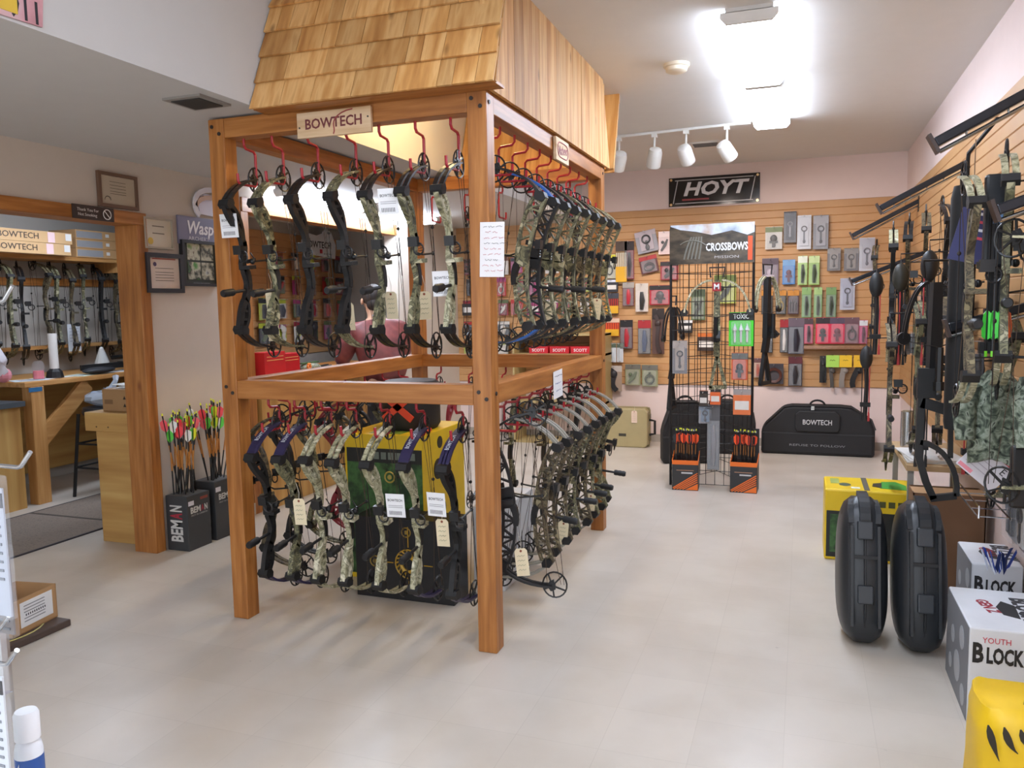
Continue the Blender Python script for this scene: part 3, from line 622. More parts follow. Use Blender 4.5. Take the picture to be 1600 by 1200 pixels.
# ================================================================== ARROW BOXES BY THE LEFT WALL
def arrow_mesh(): return {}
AR = {}
def arrow(label, base, tip, cols, group, L=.76, shaft='1b1a1a', band='b5762f', nock='e8f03a'):
    """arrow standing point down: base -> direction of tip"""
    b_ = Vector(base); d_ = (Vector(tip)-b_).normalized(); q = d_.to_track_quat('Z', 'Y').to_euler()
    t = thing('arrow', label, 'arrow', b_, group=group, rot=tuple(q))
    k = shaft+band+str(L)
    put('shaft', mcache('shaft#'+k, lambda: G().cyl((0, 0, 0), (0, 0, L*.35), .0045, 6, 0).cyl((0, 0, L*.35), (0, 0, L*.62), .0047, 6, 1).cyl((0, 0, L*.62), (0, 0, L), .0045, 6, 0), [P(shaft, .4), P(band, .5)]), t)
    put('nock', mcache('nock#'+nock+str(L), lambda: G().cyl((0, 0, L), (0, 0, L+.015), .0045, 6), P(nock, .4)), t)
    for i in range(3):
        c = cols[i % len(cols)]
        put('vane', mcache('vane#'+c+str(L), lambda: G().prism([(.004, L-.11), (.024, L-.085), (.026, L-.04), (.004, L-.025)], -.0008, .0008, 'y'), P(c, .5)), t, rot=(0, 0, i*2*PI/3))
    return t
NEON = [['ee4a54', 'f0747a'], ['5fd24a', 'f4f6f2'], ['f4f6f2', 'f4f6f2'], ['f4f6f2', 'ee4a54'], ['f0606a', 'f0747a'], ['e8f03a', '5fd24a']]; NEN = ['red and pink', 'green and white', 'white', 'white and red', 'pink', 'yellow and green']
def arrowbox(label, x0, x1, y0, y1, h, n, where, seed):
    rr = random.Random(seed)
    t, a, b = printbox('arrow_box', label, 'box', x0, x1, y0, y1, h, P('35373a', .5))
    G().box(-a+.012, a-.012, -b+.012, b-.012, h, h+.0015).ob('box_top', P('5c5e60', .6), t)
    for tx_, o_, w_, c_ in (('BEM', -.2, .57, 'c9c9c6'), ('A', .2, .17, 'a2283a'), ('N', .4, .17, 'c9c9c6')):
        q_ = h*.68; text(t, tx_, (0, -b-.001, h*.5+o_*q_), .13, c_, '-y', PI/2, wid=w_*q_, bold=.03)
        q_ = .16; text(t, tx_, (a+.001, o_*q_, h*.72), .055, c_, '+x', 0, wid=w_*q_, bold=.03)
    text(t, 'FIRST IN CARBON', (a+.001, .0, h*.63), .016, '9a9a98', '+x', wid=.15)
    G().box(a, a+.001, -b+.01, -b+.06, h*.82, h*.9).ob('price_sticker', P('d8d8e4', .5), t); G().box(a, a+.001, b-.09, b-.02, h*.88, h*.93).ob('red_print', P('8a3a2a', .5), t)
    for i in range(n):
        bx = (x0+x1)/2+rr.uniform(-a*.6, a*.6); by = (y0+y1)/2+rr.uniform(-b*.7, b*.7)
        tx = bx+rr.uniform(-.16, .1); ty = by+rr.uniform(-.16, .16); tx = max(tx, XL+.04)
        nt = (PI/180)
        nv = rr.randrange(6); arrow('arrow with %s vanes in the %s' % (NEN[nv], where), (bx, by, h+.002), (tx, ty, h+.76), NEON[nv], 'arrows in the %s' % where, L=rr.choice([.46, .5, .53]))
arrowbox('black arrow carton lettered in white, next to the door post', -2.61, -2.435, .83, 1.04, .36, 22, 'arrow carton next to the door post', 3)
arrowbox('second black arrow carton, partly behind the left rack post', -2.61, -2.435, 1.09, 1.32, .4, 20, 'arrow carton behind the left rack post', 5)
# ================================================================== COUNTER NOOK AND PERSON
t = thing('service_counter', 'timber service counter set in the opening of the left wall', 'counter', (-2.9, 2.98, 0))
G().box(-.42, .42, -1.14, 1.14, .96, 1.0).ob('countertop', wood('y'), t, bev=.003)
G().box(-.1, .3, -1.13, 1.13, 0, .96).ob('front_panel', wood('z', 'ply'), t)
struct(G().box(-4.0, -3.94, 2.5, 5.35, 0, ZS), 'wall_nook', P('a8a29a', .8))
nk = bpy.data.objects['wall_nook']
me = G().prism([(.016, .005), (.016, .071), (.01, .0762), (0, .0762), (0, 0), (.01, 0)], 2.55, 5.3, 'y').mesh('slat', ramp_mat('slatwall_laminate', ['c0905f'], 3))
for i in range(17): put('slat', me, nk, (-3.94, 0, 1.05+i*.0762))
rr = random.Random(4)
def pack(name, label, cat, P0, w_, h_, face, card, head, item, style='blister', group=None, th=.03, tilt=0):
    """retail pack hanging on a peg.  P0: centre of its back, on the wall plane; parts: card, header, blister, item, peg_hook"""
    rz = {'-y': 0, '+x': PI/2, '-x': -PI/2}[face]
    t = thing(name, label, cat, P0, group=group, rot=(0, tilt, rz)) if face == '-y' else thing(name, label, cat, P0, rz, group)
    a, b = w_/2, h_/2; y = -.045
    G().tube([(0, 0, b-.012), (0, y-th-.06, b-.012), (0, y-th-.065, b-.002)], .0028, 5).ob('peg_hook', P('b9bcc0', .3, .8, 0), t)
    G().box(-a, a, y-.002, y, -b, b).ob('card', P(card, .5), t)
    G().box(-a, a, y-.004, y-.0015, b-h_*.24, b-.004).ob('header', P(head, .45), t)
    if style == 'blister':
        k = .82
        G().prism([(-a*k, -b*.92), (a*k, -b*.92), (a*k, b*.42), (a*.6, b*.5), (-a*.6, b*.5), (-a*k, b*.42)], y-th, y-.003, 'y').ob('blister', clear(), t, bev=.004)
        g = G(); vr = (len(label)*7+len(head)+int(item[:2], 16)) % 4
        if vr == 0: g.ball((0, y-th*.5, -b*.05), min(a, b)*.42, 8, (1, .35, 1.1)); g.box(-a*.2, a*.2, y-th*.75, y-.004, -b*.8, -b*.05); g.box(-a*.5, a*.5, y-th*.6, y-.004, -b*.45, -b*.25)
        elif vr == 1:
            for q in (-.5, 0, .5): g.lathe([(.001, -b*.8), (a*.1, -b*.75), (a*.1, -b*.1), (a*.2, -b*.05), (.001, b*.35)], 6, (q*a, y-th*.5, 0))
        elif vr == 2: g.tube([(a*.5*math.cos(i*PI/6), y-th*.5, -b*.3+b*.38*math.sin(i*PI/6)) for i in range(12)], a*.13, 5, True); g.box(-a*.12, a*.12, y-th*.7, y-.004, -b*.1, b*.35)
        else: g.strip([(-a*.5, y-th*.5, -b*.7), (a*.1, y-th*.5, -b*.2), (a*.5, y-th*.5, b*.3)], [a*.3, a*.5, a*.2], th*.6); g.ball((-a*.3, y-th*.5, b*.05), a*.25, 7)
        g.ob('product', P(item, .4), t, smooth=35)
    elif style == 'tall':
        G().box(-a*.9, a*.9, y-th, y-.003, -b*.96, b*.5).ob('blister', clear(), t, bev=.004)
        G().tube([(0, y-th*.5, -b*.85), (a*.1, y-th*.5, -b*.2), (0, y-th*.5, b*.4)], [a*.3, a*.45, a*.25], 8).ob('product', P(item, .4), t, smooth=40)
    elif style == 'clam':
        G().box(-a, a, y-th, y-.003, -b, b*.9).ob('blister', clear('silver_clear', 'dfe3ea', .13), t, bev=.006)
        G().box(-a*.62, a*.62, y-th*.6, y-.004, -b*.8, b*.62).ob('insert', P(head, .5), t)
        g = G(); n = 14; g.tube([(a*.36*math.cos(i*2*PI/n), y-th*.72, b*.2+a*.36*math.sin(i*2*PI/n)) for i in range(n)], a*.1, 5, True); g.box(-a*.12, a*.12, y-th*.8, y-th*.6, -b*.6, b*.1); g.ball((0, y-th*.7, -b*.55), a*.22, 7, (1, .4, 1.3))
        g.ob('product', P(item, .35), t)
    elif style == 'rods':
        g = G()
        for i in range(6): x = -a*.8+i*a*1.6/5; g.cyl((x, y-.01, -b*.9), (x, y-.01, b*.45), .006, 6)
        g.ob('rod_set', P(item, .4), t); G().box(-a*.95, a*.95, y-.018, y-.003, -b*.92, -b*.2).ob('sleeve', P('d8a41f', .5), t)
    elif style == 'box':
        G().box(-a, a, y-th, y-.001, -b, b*.55).ob('box_body', P(item, .45), t, bev=.002); G().box(-a*.8, a*.8, y-th-.001, y-th+.001, -b*.6, b*.1).ob('label_print', P('d9d5cf', .5), t)
    elif style == 'coil':
        n = 16; g = G()
        for q in (.8, .7, .62): g.tube([(a*q*math.cos(i*2*PI/n), y-.012-.01*q, -b*.15+a*q*math.sin(i*2*PI/n)) for i in range(n)], .006, 5, True)
        g.ob('coil', P(item, .4), t)
    elif style == 'strap':
        g = G().strip(bez([(-a*.5, y-.02, b*.7), (a*.9, y-.03, b*.3), (-a*.9, y-.04, -b*.3), (a*.4, y-.02, -b*.95)], 10), a*.6, .012, (0, 1, 0)); g.ball((0, y-.03, b*.35), a*.5, 8, (1, .5, 1)); g.ob('product', P(item, .5), t)
    return t
packs = [
 # px x0,y0,x1,y1, card, head, item, style, label
 (944,398,962,435,'b9b6a0','d6cf3a','3a3d38','blister','yellow edged card with a dark broadhead, leftmost on the back slatwall'),
 (962,377,980,443,'8a6a40','4a3a30','e2dcc8','rods','pack of six white rods in a yellow sleeve'),
 (976,377,991,436,'7a1f28','24191a','2a2224','tall','tall red and black pack right of the yellow rods'),
 (994,361,1027,394,'8e8a92','b0a0a6','2c2a2c','clam','tilted clear clamshell pack at the left end of the top row'),
 (1029,362,1048,397,'e9cdc9','f2dedb','26201f','blister','pale pink pack with a small black part beside the crossbow poster'),
 (1000,400,1028,426,'5a2a2c','a82c2e','3a3234','blister','squat dark red pack under the tilted clamshell'),
 (1032,409,1060,437,'8f1f2c','201c20','2a2224','blister','red pack with black header left of the grid tower'),
 (945,437,966,456,'3c3f48','dfe3ee','2a2c33','box','dark pack with a small white label by the far rack post'),
 (947,458,967,491,'5a3a34','383c46','c03a34','rods','bundle of red shafts hanging by the far rack post'),
 (973,441,991,478,'5c1d24','a09a92','b02432','tall','red pack with grey header in the third row of the back slatwall'),
 (993,443,1013,487,'cfc0b4','c7bfb5','262320','tall','white and yellow pack with a black figure shape'),
 (1015,446,1048,476,'a3182a','1f1b1d','2c1a1e','blister','wide red pack with black header at tower level'),
 (946,497,968,526,'a33a28','d8b9a0','e25a2c','rods','orange vane pack hanging beside the far rack post'),
 (969,500,989,545,'4c1a20','1c1a1c','a82430','tall','red and black pack above the white tubes'),
 (997,500,1017,553,'55504f','a3262c','5a6478','tall','pack with a blue grey figure shaped release'),
 (1019,482,1038,553,'5a4038','2a201e','3a2c2a','strap','brown strap pack left of the grid tower'),
 (953,536,963,566,'d9dfe6','5a6a5c','c8d2dc','tall','left white tube card of the twin pair'),
 (964,536,974,566,'d9dfe6','5a6a5c','c8d2dc','tall','right white tube card of the twin pair'),
 (947,571,972,611,'a89484','c8c0ba','2a2a30','strap','brown and white hanging pack lowest beside the rack'),
 (977,569,1001,602,'8d8f6a','6c6a62','5d6b4a','blister','left green camouflage pack in the bottom row'),
 (1003,570,1028,604,'8d8f6a','6c6a62','454c38','blister','right green camouflage pack in the bottom row'),
 (1080,452,1102,500,'5c6a44','3c4a34','2c3426','blister','green pack seen through the wires of the grid tower'),
 (1116,430,1150,474,'a8b04a','5a6a2a','2c3426','blister','lime pack seen through the right wires of the tower'),
 (1060,500,1082,520,'2c2a2c','d8d8d8','1c1c1e','box','black pack with white print behind the tower'),
 (1090,520,1120,548,'6a4a38','c86a2a','3a2c28','box','brown and orange pack behind the tower centre'),
 (1196,355,1222,389,'c9c6c0','6c7a4c','3a3430','blister','photo card pack right of the crossbow poster'),
 (1225,331,1244,379,'2c2c30','22242a','8d8d90','clam','tall black pack highest on the back slatwall'),
 (1246,337,1267,389,'d5d8dd','c7cbd2','5c6068','clam','bright silver clamshell in the top row'),
 (1271,337,1294,389,'6e7076','9a9aa0','3a3c42','clam','dark silver clamshell right of the bright one'),
 (1293,388,1313,423,'3c3230','8a8580','2a2624','clam','left dark brown pack of the pair near the rail'),
 (1319,388,1341,423,'3c3230','8a8580','2a2624','clam','right dark brown pack of the pair near the rail'),
 (1343,372,1366,423,'c9ccd4','aeb0bb','5a5c66','clam','long silver pack hanging under the sloping rail tip'),
 (1191,404,1216,445,'7a6a78','53424f','b7a9b6','blister','mauve pack with a pale round part'),
 (1223,406,1242,444,'4a86c4','7aa6d2','5a2438','blister','bright blue card with a maroon stick'),
 (1247,400,1261,445,'a8d06a','e4ecdc','2e3a28','tall','left lime and white pack of the pair'),
 (1264,400,1280,445,'9cc45c','c6dca0','3a4630','tall','right lime pack of the pair'),
 (1190,453,1207,491,'33302a','c8862c','1f1c18','blister','left black pack with orange base'),
 (1212,453,1228,491,'33302a','c8862c','9a8030','blister','middle black pack with orange base'),
 (1231,453,1248,491,'4a2c30','c8862c','2f2224','blister','right dark pack with orange base'),
 (1253,449,1267,496,'6e9a5a','8ab06c','2c382a','tall','left tall green pack of three'),
 (1272,449,1284,496,'7aa65e','a2c27c','38442e','tall','middle tall green pack of three'),
 (1291,449,1306,496,'5e8450','769a5e','2e3a2a','tall','right tall green pack of three'),
 (1313,435,1335,484,'b9bccb','a2a6b8','3c3e4a','clam','silver pack with a dark crest beside the green packs'),
 (1192,509,1207,551,'1c191a','c03a6a','3a2c30','tall','black pack with pink header'),
 (1219,499,1231,551,'181516','a3242c','d8d4d0','tall','narrow black pack with red header'),
 (1232,497,1256,553,'4a4650','6a5a66','2a2832','tall','large dark clear pack left of the pink packs'),
 (1257,497,1270,537,'c42c56','4a3a40','3a1a26','tall','narrow pink pack, first of the pink row'),
 (1275,496,1296,537,'e0224a','2c2024','2f1a20','blister','hot pink pack, second of the pink row'),
 (1297,496,1319,537,'d42c4e','55465a','6a2a3a','blister','pink pack, third of the pink row'),
 (1320,496,1342,537,'8a5a62','6a4a52','4a3a3c','blister','grey pink pack, fourth of the pink row'),
 (1343,500,1355,537,'c4346e','d8dce0','5a2a40','tall','magenta pack at the right end of the pink row'),
 (1195,568,1224,600,'4a4446','38343a','5a3228','coil','dark card holding a brown coil'),
 (1177,559,1191,590,'c49a7a','6a4a4a','a85a4a','tall','small tan pack left of the coil card'),
 (1232,557,1253,603,'3c3034','5c2028','2c282c','tall','dark tall pack in the bottom row right of the coil'),
 (1281,556,1291,598,'22201f','2c2a28','1a1918','strap','black strap left of the green price card'),
]
for x0, y0, x1, y1, c, hd_, it, sty, lab in packs:
    a = at(x0, y0, y=YB-.06); b = at(x1, y1, y=YB-.06)
    pack('retail_pack', lab, 'package', ((a.x+b.x)/2, YB-.018, (a.z+b.z)/2), b.x-a.x, a.z-b.z, '-y', c, hd_, it, sty, group='packs on the back slatwall', tilt=-.2 if 'tilted' in lab else 0)
for i, (x0, x1, c, lb) in enumerate(((1291, 1311, 'a8d65a', 'green price card with a small hanging release'), (1312, 1331, 'e8bd2a', 'left yellow price card with a dangling grey strap'), (1334, 1354, 'e6b62a', 'right yellow price card with a black hanging grip'))):
    a = at(x0, 555, y=YB-.1); b = at(x1, 574, y=YB-.1)
    t = thing('price_card', lb, 'price card', ((a.x+b.x)/2, YB-.018, (a.z+b.z)/2))
    w_ = (b.x-a.x)/2; h_ = (a.z-b.z)/2
    G().tube([(0, 0, h_), (0, -.1, h_), (0, -.105, h_+.01)], .0028, 5).ob('peg_hook', CHR(), t)
    G().box(-w_, w_, -.08, -.078, -h_, h_).ob('card', P(c, .6), t)
    G().tube([(-w_*.4+j*w_*.13, -.081, .01+.006*((j*5) % 3-1)) for j in range(7)], .002, 4).ob('handwriting', P('4a4a20', .7), t)
    G().strip(bez([(0, -.05, h_), (.04*(i-1), -.06, -.05), (-.05*i, -.06, -.16), (-.03*i, -.05, -.27)], 8), .05 if i != 0 else .035, .02, (0, 1, 0)).ball((0, -.05, -.1), .03, 8).ob('strap', P(['4c4844', '8d857d', '1d1d20'][i], .6), t)
a = at(1256, 538, y=YB-.1); b = at(1356, 545, y=YB-.1)
t = thing('shelf_lip', 'narrow brown shelf lip under the pink packs', 'shelf', ((a.x+b.x)/2, YB-.017, b.z))
G().box(-(b.x-a.x)/2, (b.x-a.x)/2, -.13, 0, 0, .012).ob('shelf_board', P('8a5f44', .4), t); G().box(-(b.x-a.x)/2, (b.x-a.x)/2, -.132, -.127, 0, .035).ob('front_lip', clear('brown_clear', 'b48a6a', .45), t)
# packs on the back wall seen through the rack
cols = ['8a2430', '2c2a2e', '55613c', 'b0302c', '3a3c44', 'c8c4bc', '7a4a2c', '30343a', 'a8b23a', '9a3a6a']
k = 0
for r_ in range(5):
    for c_ in range(8):
        x = -2.45+c_*.2; z = 2.0-r_*.24
        if r_ >= 3 and x > -1.95: continue
        c = cols[(c_*3+r_*7) % 10]
        pack('retail_pack', 'back slatwall behind the rack, row %s from top, pack %s from left' % (ORD[r_], ORD[c_]), 'package', (x+rr.uniform(-.02, .02), YB-.018, z), rr.uniform(.11, .17), rr.uniform(.16, .22), '-y', c, cols[(c_+r_*3+4) % 10], cols[(c_*7+1) % 10], ['blister', 'tall', 'box', 'blister'][(c_+r_) % 4], group='packs seen through the rack')
        k += 1
# open tan display shelf with red cartons behind the rack
t = thing('display_shelf', 'tan open shelf unit against the back wall, seen through the rack', 'shelf', (-1.25, YB-.22, 0))
TAN = P('b09a68', .5)
for z in (.0, .45, .98, 1.2): G().box(-.55, .5, -.2, .19, z, z+.025).ob('shelf_board', TAN, t)
for x in (-.55, .48): G().box(x, x+.02, -.2, .19, 0, 1.22).ob('side_panel', TAN, t)
for i in range(3):
    q = thing('red_carton', 'red carton lettered in white on the tan shelf, %s from left' % ORD[i], 'box', (-1.5+i*.24, YB-.3, 1.006), group='red cartons on the tan shelf')
    G().box(-.11, .11, -.1, .1, 0, .075).ob('carton', P('c01f2a', .45), q, bev=.002); text(q, 'SCOTT', (0, -.1015, .035), .045, 'e8dcdc', wid=.15, bold=.02)
q = thing('blue_carton', 'small blue and silver carton at the right end of the tan shelf', 'box', (-.84, YB-.3, 1.006)); G().box(-.07, .07, -.08, .08, 0, .06).ob('carton', P('5a6a94', .45), q, bev=.002); G().strip([(-.04, -.081, .01), (.0, -.081, .05)], .012, .002).strip([(.0, -.081, .01), (.04, -.081, .05)], .012, .002).ob('print', P('d0d4dc', .5), q)
# nook wall: packs, banner, bow parts
for r_ in range(4):
    for c_ in range(9):
        y = 2.75+c_*.29; z = 2.05-r_*.25
        if 2 <= c_ <= 3 and r_ in (0, 1): continue
        pack('retail_pack', 'nook wall behind the counter, row %s from top, pack %s from left' % (ORD[r_], ORD[c_]), 'package', (-3.92, y, z), rr.uniform(.13, .19), rr.uniform(.18, .23), '+x', cols[(c_*7+r_*3+1) % 10], cols[(c_+r_+2) % 10], cols[(c_*3+r_) % 10], ['tall', 'blister', 'tall', 'strap'][(c_*2+r_) % 4], group='packs on the nook wall')
p = at(499, 383, x=-3.8)
t = thing('brand_banner', 'white cut out dealer sign hanging behind the counter', 'sign', (-3.8, p.y, p.z))
pl = [(-.33, -.1), (.31, -.14), (.33, .02), (.26, .13)]+[(.16+.1*math.cos(a_), .12+.06*math.sin(a_)) for a_ in [0.2+i*PI/8 for i in range(8)]]+[(-.05, .1), (-.24, .12), (-.34, .03)]
G().prism(pl, -.003, .003, 'x').ob('board', P('dfe2e6', .6), t); text(t, 'BOWTECH', (.004, -.02, .0), .1, '33353a', '+x', wid=.5, bold=.02)
G().box(.003, .005, .0, .05, -.09, -.045).ob('red_mark', P('c02a3a', .5), t); [G().box(.003, .0045, .08+.035*i, .1+.035*i, -.1, -.085).ob('print_block', P('8a8d94', .5), t) for i in range(5)]
G().cyl((0, -.2, .12), (0, -.2, .6), .003, 4).ob('hanger', CHR(), t)
# things on the counter
def cbox(name, label, cat, x, y, z, sx, sy, sz, c, txt=None):
    t = thing(name, label, cat, (x, y, z)); G().box(-sx/2, sx/2, -sy/2, sy/2, 0, sz).ob('carton', P(c, .45), t, bev=.002)
    if txt: text(t, txt, (sx/2+.001, 0, sz*.4), sz*.25, 'e8dcd8', '+x', wid=sy*.7)
    for i in range(2): G().box(sx/2, sx/2+.001, -sy*.4, sy*.4, sz*(.7+.12*i), sz*(.73+.12*i)).ob('print_line', P('e0a060', .5), t)
    return t
cbox('red_box', 'left red printed box standing on the service counter', 'box', -2.62, 2.0, 1.0, .1, .26, .22, 'c41c22')
cbox('red_box', 'right plain red box on the service counter', 'box', -2.68, 2.3, 1.0, .1, .22, .19, 'b81820')
t = thing('green_pouch', 'green camouflage pouch lying on the counter beside the red boxes', 'pouch', (-2.68, 2.62, 1.0)); G().ball((0, 0, .045), .1, 12, (.7, 1.4, .45)).ob('pouch_body', CAMO(), t, smooth=60); G().strip([(.0, -.12, .09), (.0, .12, .09)], .03, .01, (0, 0, 1)).ob('pouch_strap', P('3c5a2a', .6), t)
t = thing('orange_flower_toy', 'small orange trinket on a stand on the counter', 'trinket', (-2.55, 2.42, 1.0)); G().cyl((0, 0, 0), (0, 0, .06), .006, 6).ob('stem', P('c8c8c8', .4), t)
for i in range(6): G().ball((0, .02*math.cos(i*PI/3), .075+.02*math.sin(i*PI/3)), .012, 6).ob('petal', P('e8822a', .5), t)
t = thing('grey_tray', 'dark grey tray on the counter in front of the customer', 'tray', (-2.66, 2.95, 1.0)); G().box(-.12, .12, -.16, .16, 0, .02).ob('tray_base', P('4a5058', .4), t, bev=.004); G().box(-.13, -.12, -.17, .17, 0, .035).box(.12, .13, -.17, .17, 0, .035).ob('tray_rim', P('5a6068', .4), t)
t = thing('compound_bow', 'bow lying on the service counter behind the tray', 'bow', (-2.82, 2.75, 1.03)); G().strip(bez([(0, -.35, 0), (.1, -.1, 0), (.1, .1, 0), (0, .35, 0)], 10), .035, .025, (0, 0, 1)).ob('riser', MBLK(), t); G().tube([(0, -.35, 0), (0, .35, 0)], .002, 4).ob('bowstring', P('4a3a2c', .7), t)
# person leaning on the counter, back to the room
def skin(name, V, E_, mat, parent, sub=2):
    ks = list(V); me = bpy.data.meshes.new(name); me.from_pydata([V[k][0] for k in ks], [(ks.index(a), ks.index(b)) for a, b in E_], [])
    o = put(name, me, parent); me.materials.append(mat)
    o.modifiers.new('skin', 'SKIN'); sv = me.skin_vertices[0].data
    for i, k in enumerate(ks):
        r = V[k][1]; sv[i].radius = (r, r) if not isinstance(r, tuple) else r; sv[i].use_root = (i == 0)
    s_ = o.modifiers.new('sub', 'SUBSURF'); s_.levels = sub; s_.render_levels = sub
    for p_ in me.polygons: p_.use_smooth = True
    o.modifiers['skin'].use_smooth_shade = True
    return o
pt = thing('person', 'person in a maroon jacket leaning on the counter, seen from behind', 'person', (-2.16, 3.0, 0), -.6)
# local: faces -x (towards the counter), +y to the person's right
SK = P('c89a7c', .55); 
V = {'pel': ((0, 0, .93), .14), 'sp': ((-.04, 0, 1.1), .145), 'ch': ((-.12, 0, 1.3), .16), 'nk': ((-.17, 0, 1.46), .058), 'hb': ((-.2, 0, 1.54), .075), 'hm': ((-.22, 0, 1.61), .095), 'ht': ((-.215, 0, 1.675), .07)}
E_ = [('pel', 'sp'), ('sp', 'ch'), ('ch', 'nk'), ('nk', 'hb'), ('hb', 'hm'), ('hm', 'ht')]
for s_, sg_ in (('l', -1), ('r', 1)):
    V.update({'sh'+s_: ((-.13, .18*sg_, 1.36), .06), 'el'+s_: ((-.22, .26*sg_, 1.12), .045), 'wr'+s_: ((-.42, .2*sg_, 1.08), .03), 'hd'+s_: ((-.49, .18*sg_, 1.06), .036),
              'hp'+s_: ((.01, .09*sg_, .86), .085), 'kn'+s_: ((-.03, .1*sg_, .48), .062), 'an'+s_: ((.04, .11*sg_, .09), .04), 'to'+s_: ((-.1, .13*sg_, .03), .03)})
    E_ += [('ch', 'sh'+s_), ('sh'+s_, 'el'+s_), ('el'+s_, 'wr'+s_), ('wr'+s_, 'hd'+s_), ('pel', 'hp'+s_), ('hp'+s_, 'kn'+s_), ('kn'+s_, 'an'+s_), ('an'+s_, 'to'+s_)]
    for i in range(4):
        a_ = 'f%d%s' % (i, s_); y_ = (.18+(.03-.02*i))*sg_
        V[a_+'a'] = ((-.535, y_, 1.055), .0095); V[a_+'b'] = ((-.575-.008*(i in (1, 2)), y_, 1.035), .008)
        E_ += [('hd'+s_, a_+'a'), (a_+'a', a_+'b')]
    V['t'+s_] = ((-.5, (.18-.045)*sg_, 1.045), .011); V['u'+s_] = ((-.54, (.18-.06)*sg_, 1.03), .009); E_ += [('hd'+s_, 't'+s_), ('t'+s_, 'u'+s_)]
bd = skin('body', V, E_, SK, pt)
J = {'pel': ((0.01, 0, .86), (.21, .25)), 'sp': ((-.03, 0, 1.08), (.2, .25)), 'ch': ((-.11, 0, 1.3), (.18, .25)), 'cl': ((-.16, 0, 1.42), .09)}
JE = [('pel', 'sp'), ('sp', 'ch'), ('ch', 'cl')]
for s_, sg_ in (('l', -1), ('r', 1)):
    J.update({'sh'+s_: ((-.13, .23*sg_, 1.34), .1), 'el'+s_: ((-.22, .3*sg_, 1.12), .085), 'wr'+s_: ((-.4, .23*sg_, 1.085), .06)})
    JE += [('ch', 'sh'+s_), ('sh'+s_, 'el'+s_), ('el'+s_, 'wr'+s_)]
skin('jacket', J, JE, ramp_mat('maroon_nylon', ['5c2a2a', '7c3c3a', '94504a'], 7, rough=.5, bump=.3), pt)
skin('collar', {'a': ((-.14, 0, 1.43), .085), 'b': ((-.175, 0, 1.475), .07)}, [('a', 'b')], P('9fb0c8', .6), pt)
T_ = {'pel': ((0, 0, .9), .15)}; TE = []
for s_, sg_ in (('l', -1), ('r', 1)):
    T_.update({'hp'+s_: ((.01, .09*sg_, .82), .1), 'kn'+s_: ((-.03, .1*sg_, .48), .078), 'an'+s_: ((.04, .11*sg_, .1), .06)}); TE += [('pel', 'hp'+s_), ('hp'+s_, 'kn'+s_), ('kn'+s_, 'an'+s_)]
skin('trousers', T_, TE, P('2a2c34', .8), pt)
g = G().ball((-.2, 0, 1.645), .112, 14, (1, .86, .98)); g.ball((-.165, 0, 1.585), .085, 12, (.9, .95, 1))
g.ob('hair', ramp_mat('dark_brown_hair', ['15110f', '2e2521', '43382f'], 30, (1, 1, .3), rough=.6, bump=.6), pt, smooth=80)
for sg_ in (-1, 1): G().ball((-.225, .098*sg_, 1.6), .028, 8, (.6, .4, 1)).ob('ear', SK, pt, smooth=80)
G().ball((-.318, 0, 1.585), .018, 8, (1, .7, 1.4)).ob('nose', SK, pt, smooth=80)
for sg_ in (-1, 1): G().ball((-.305, .035*sg_, 1.615), .01, 6).ob('eye', P('2a211c', .3), pt)
G().box(-.312, -.3, -.025, .025, 1.545, 1.553).ob('mouth', P('9a5a4c', .5), pt)
for sg_ in (-1, 1): G().ball((-.04, .12*sg_, .04), .05, 8, (2.6, 1, .8)).ob('shoe', P('1d1b1a', .5), pt, smooth=60)
# ================================================================== WORKSHOP BEYOND THE DOOR
wz = wood('z', 'bench'); wy = wood('y', 'bench')
t = thing('workbench', 'long pine workbench with a diagonal brace seen through the doorway', 'workbench', (-4.97, 2.9, 0))
G().box(-.43, .43, -1.45, 1.9, .96, 1.0).ob('bench_top', wy, t, bev=.004)
for y, x in ((-1.4, .33), (.9, .33), (-1.4, -.4)): G().box(x, x+.1, y, y+.12, 0, .96).ob('leg', wz, t, bev=.004)
G().strip([(.36, -1.3, .5), (.36, -.8, .93)], .13, .04, (1, 0, 0)).ob('brace', wy, t)
G().box(-.43, -.38, -1.4, 1.85, .1, .9).ob('back_panel', wood('y', 'ply'), t); G().box(.43, .434, -1.42, -1.3, .92, .955).ob('blue_tape', P('2a6a9a', .5), t)
t = thing('bar_stool', 'black metal bar stool with a bag on it, in front of the workbench', 'stool', (-4.3, 2.0, 0))
for sx in (-1, 1):
    for sy_ in (-1, 1): G().tube([(.2*sx, .2*sy_, 0), (.15*sx, .15*sy_, .7)], .014, 6).ob('leg', MBLK(), t)
for z, q in ((.25, .185), (.45, .17)): G().tube([(q, q, z), (-q, q, z), (-q, -q, z), (q, -q, z)], .009, 5, True).ob('ring', MBLK(), t)
G().lathe([(.001, .69), (.18, .69), (.19, .71), (.18, .75), (.001, .76)], 18).ob('seat', P('202124', .5), t, smooth=40)
t = thing('plastic_bag', 'crumpled clear plastic bag lying on the bar stool', 'bag', (-4.3, 2.0, .762)); 
g = G().ball((0, 0, .06), .15, 9, (1, 1.1, .45))
g.v = [(x+R.uniform(-.02, .02), y+R.uniform(-.02, .02), z if z < .02 else z+R.uniform(-.02, .03)) for x, y, z in g.v]; g.ob('bag_body', clear('grey_film', 'aab2bc', .6), t, smooth=30); G().tube([(0, .05, .1), (.02, .1, .2), (0, .12, .23)], [.04, .02, .03], 6).ob('bag_neck', clear('grey_film'), t)
t = thing('plywood_cabinet', 'waist high plywood cabinet end just inside the door post', 'cabinet', (-3.0, 1.3, 0))
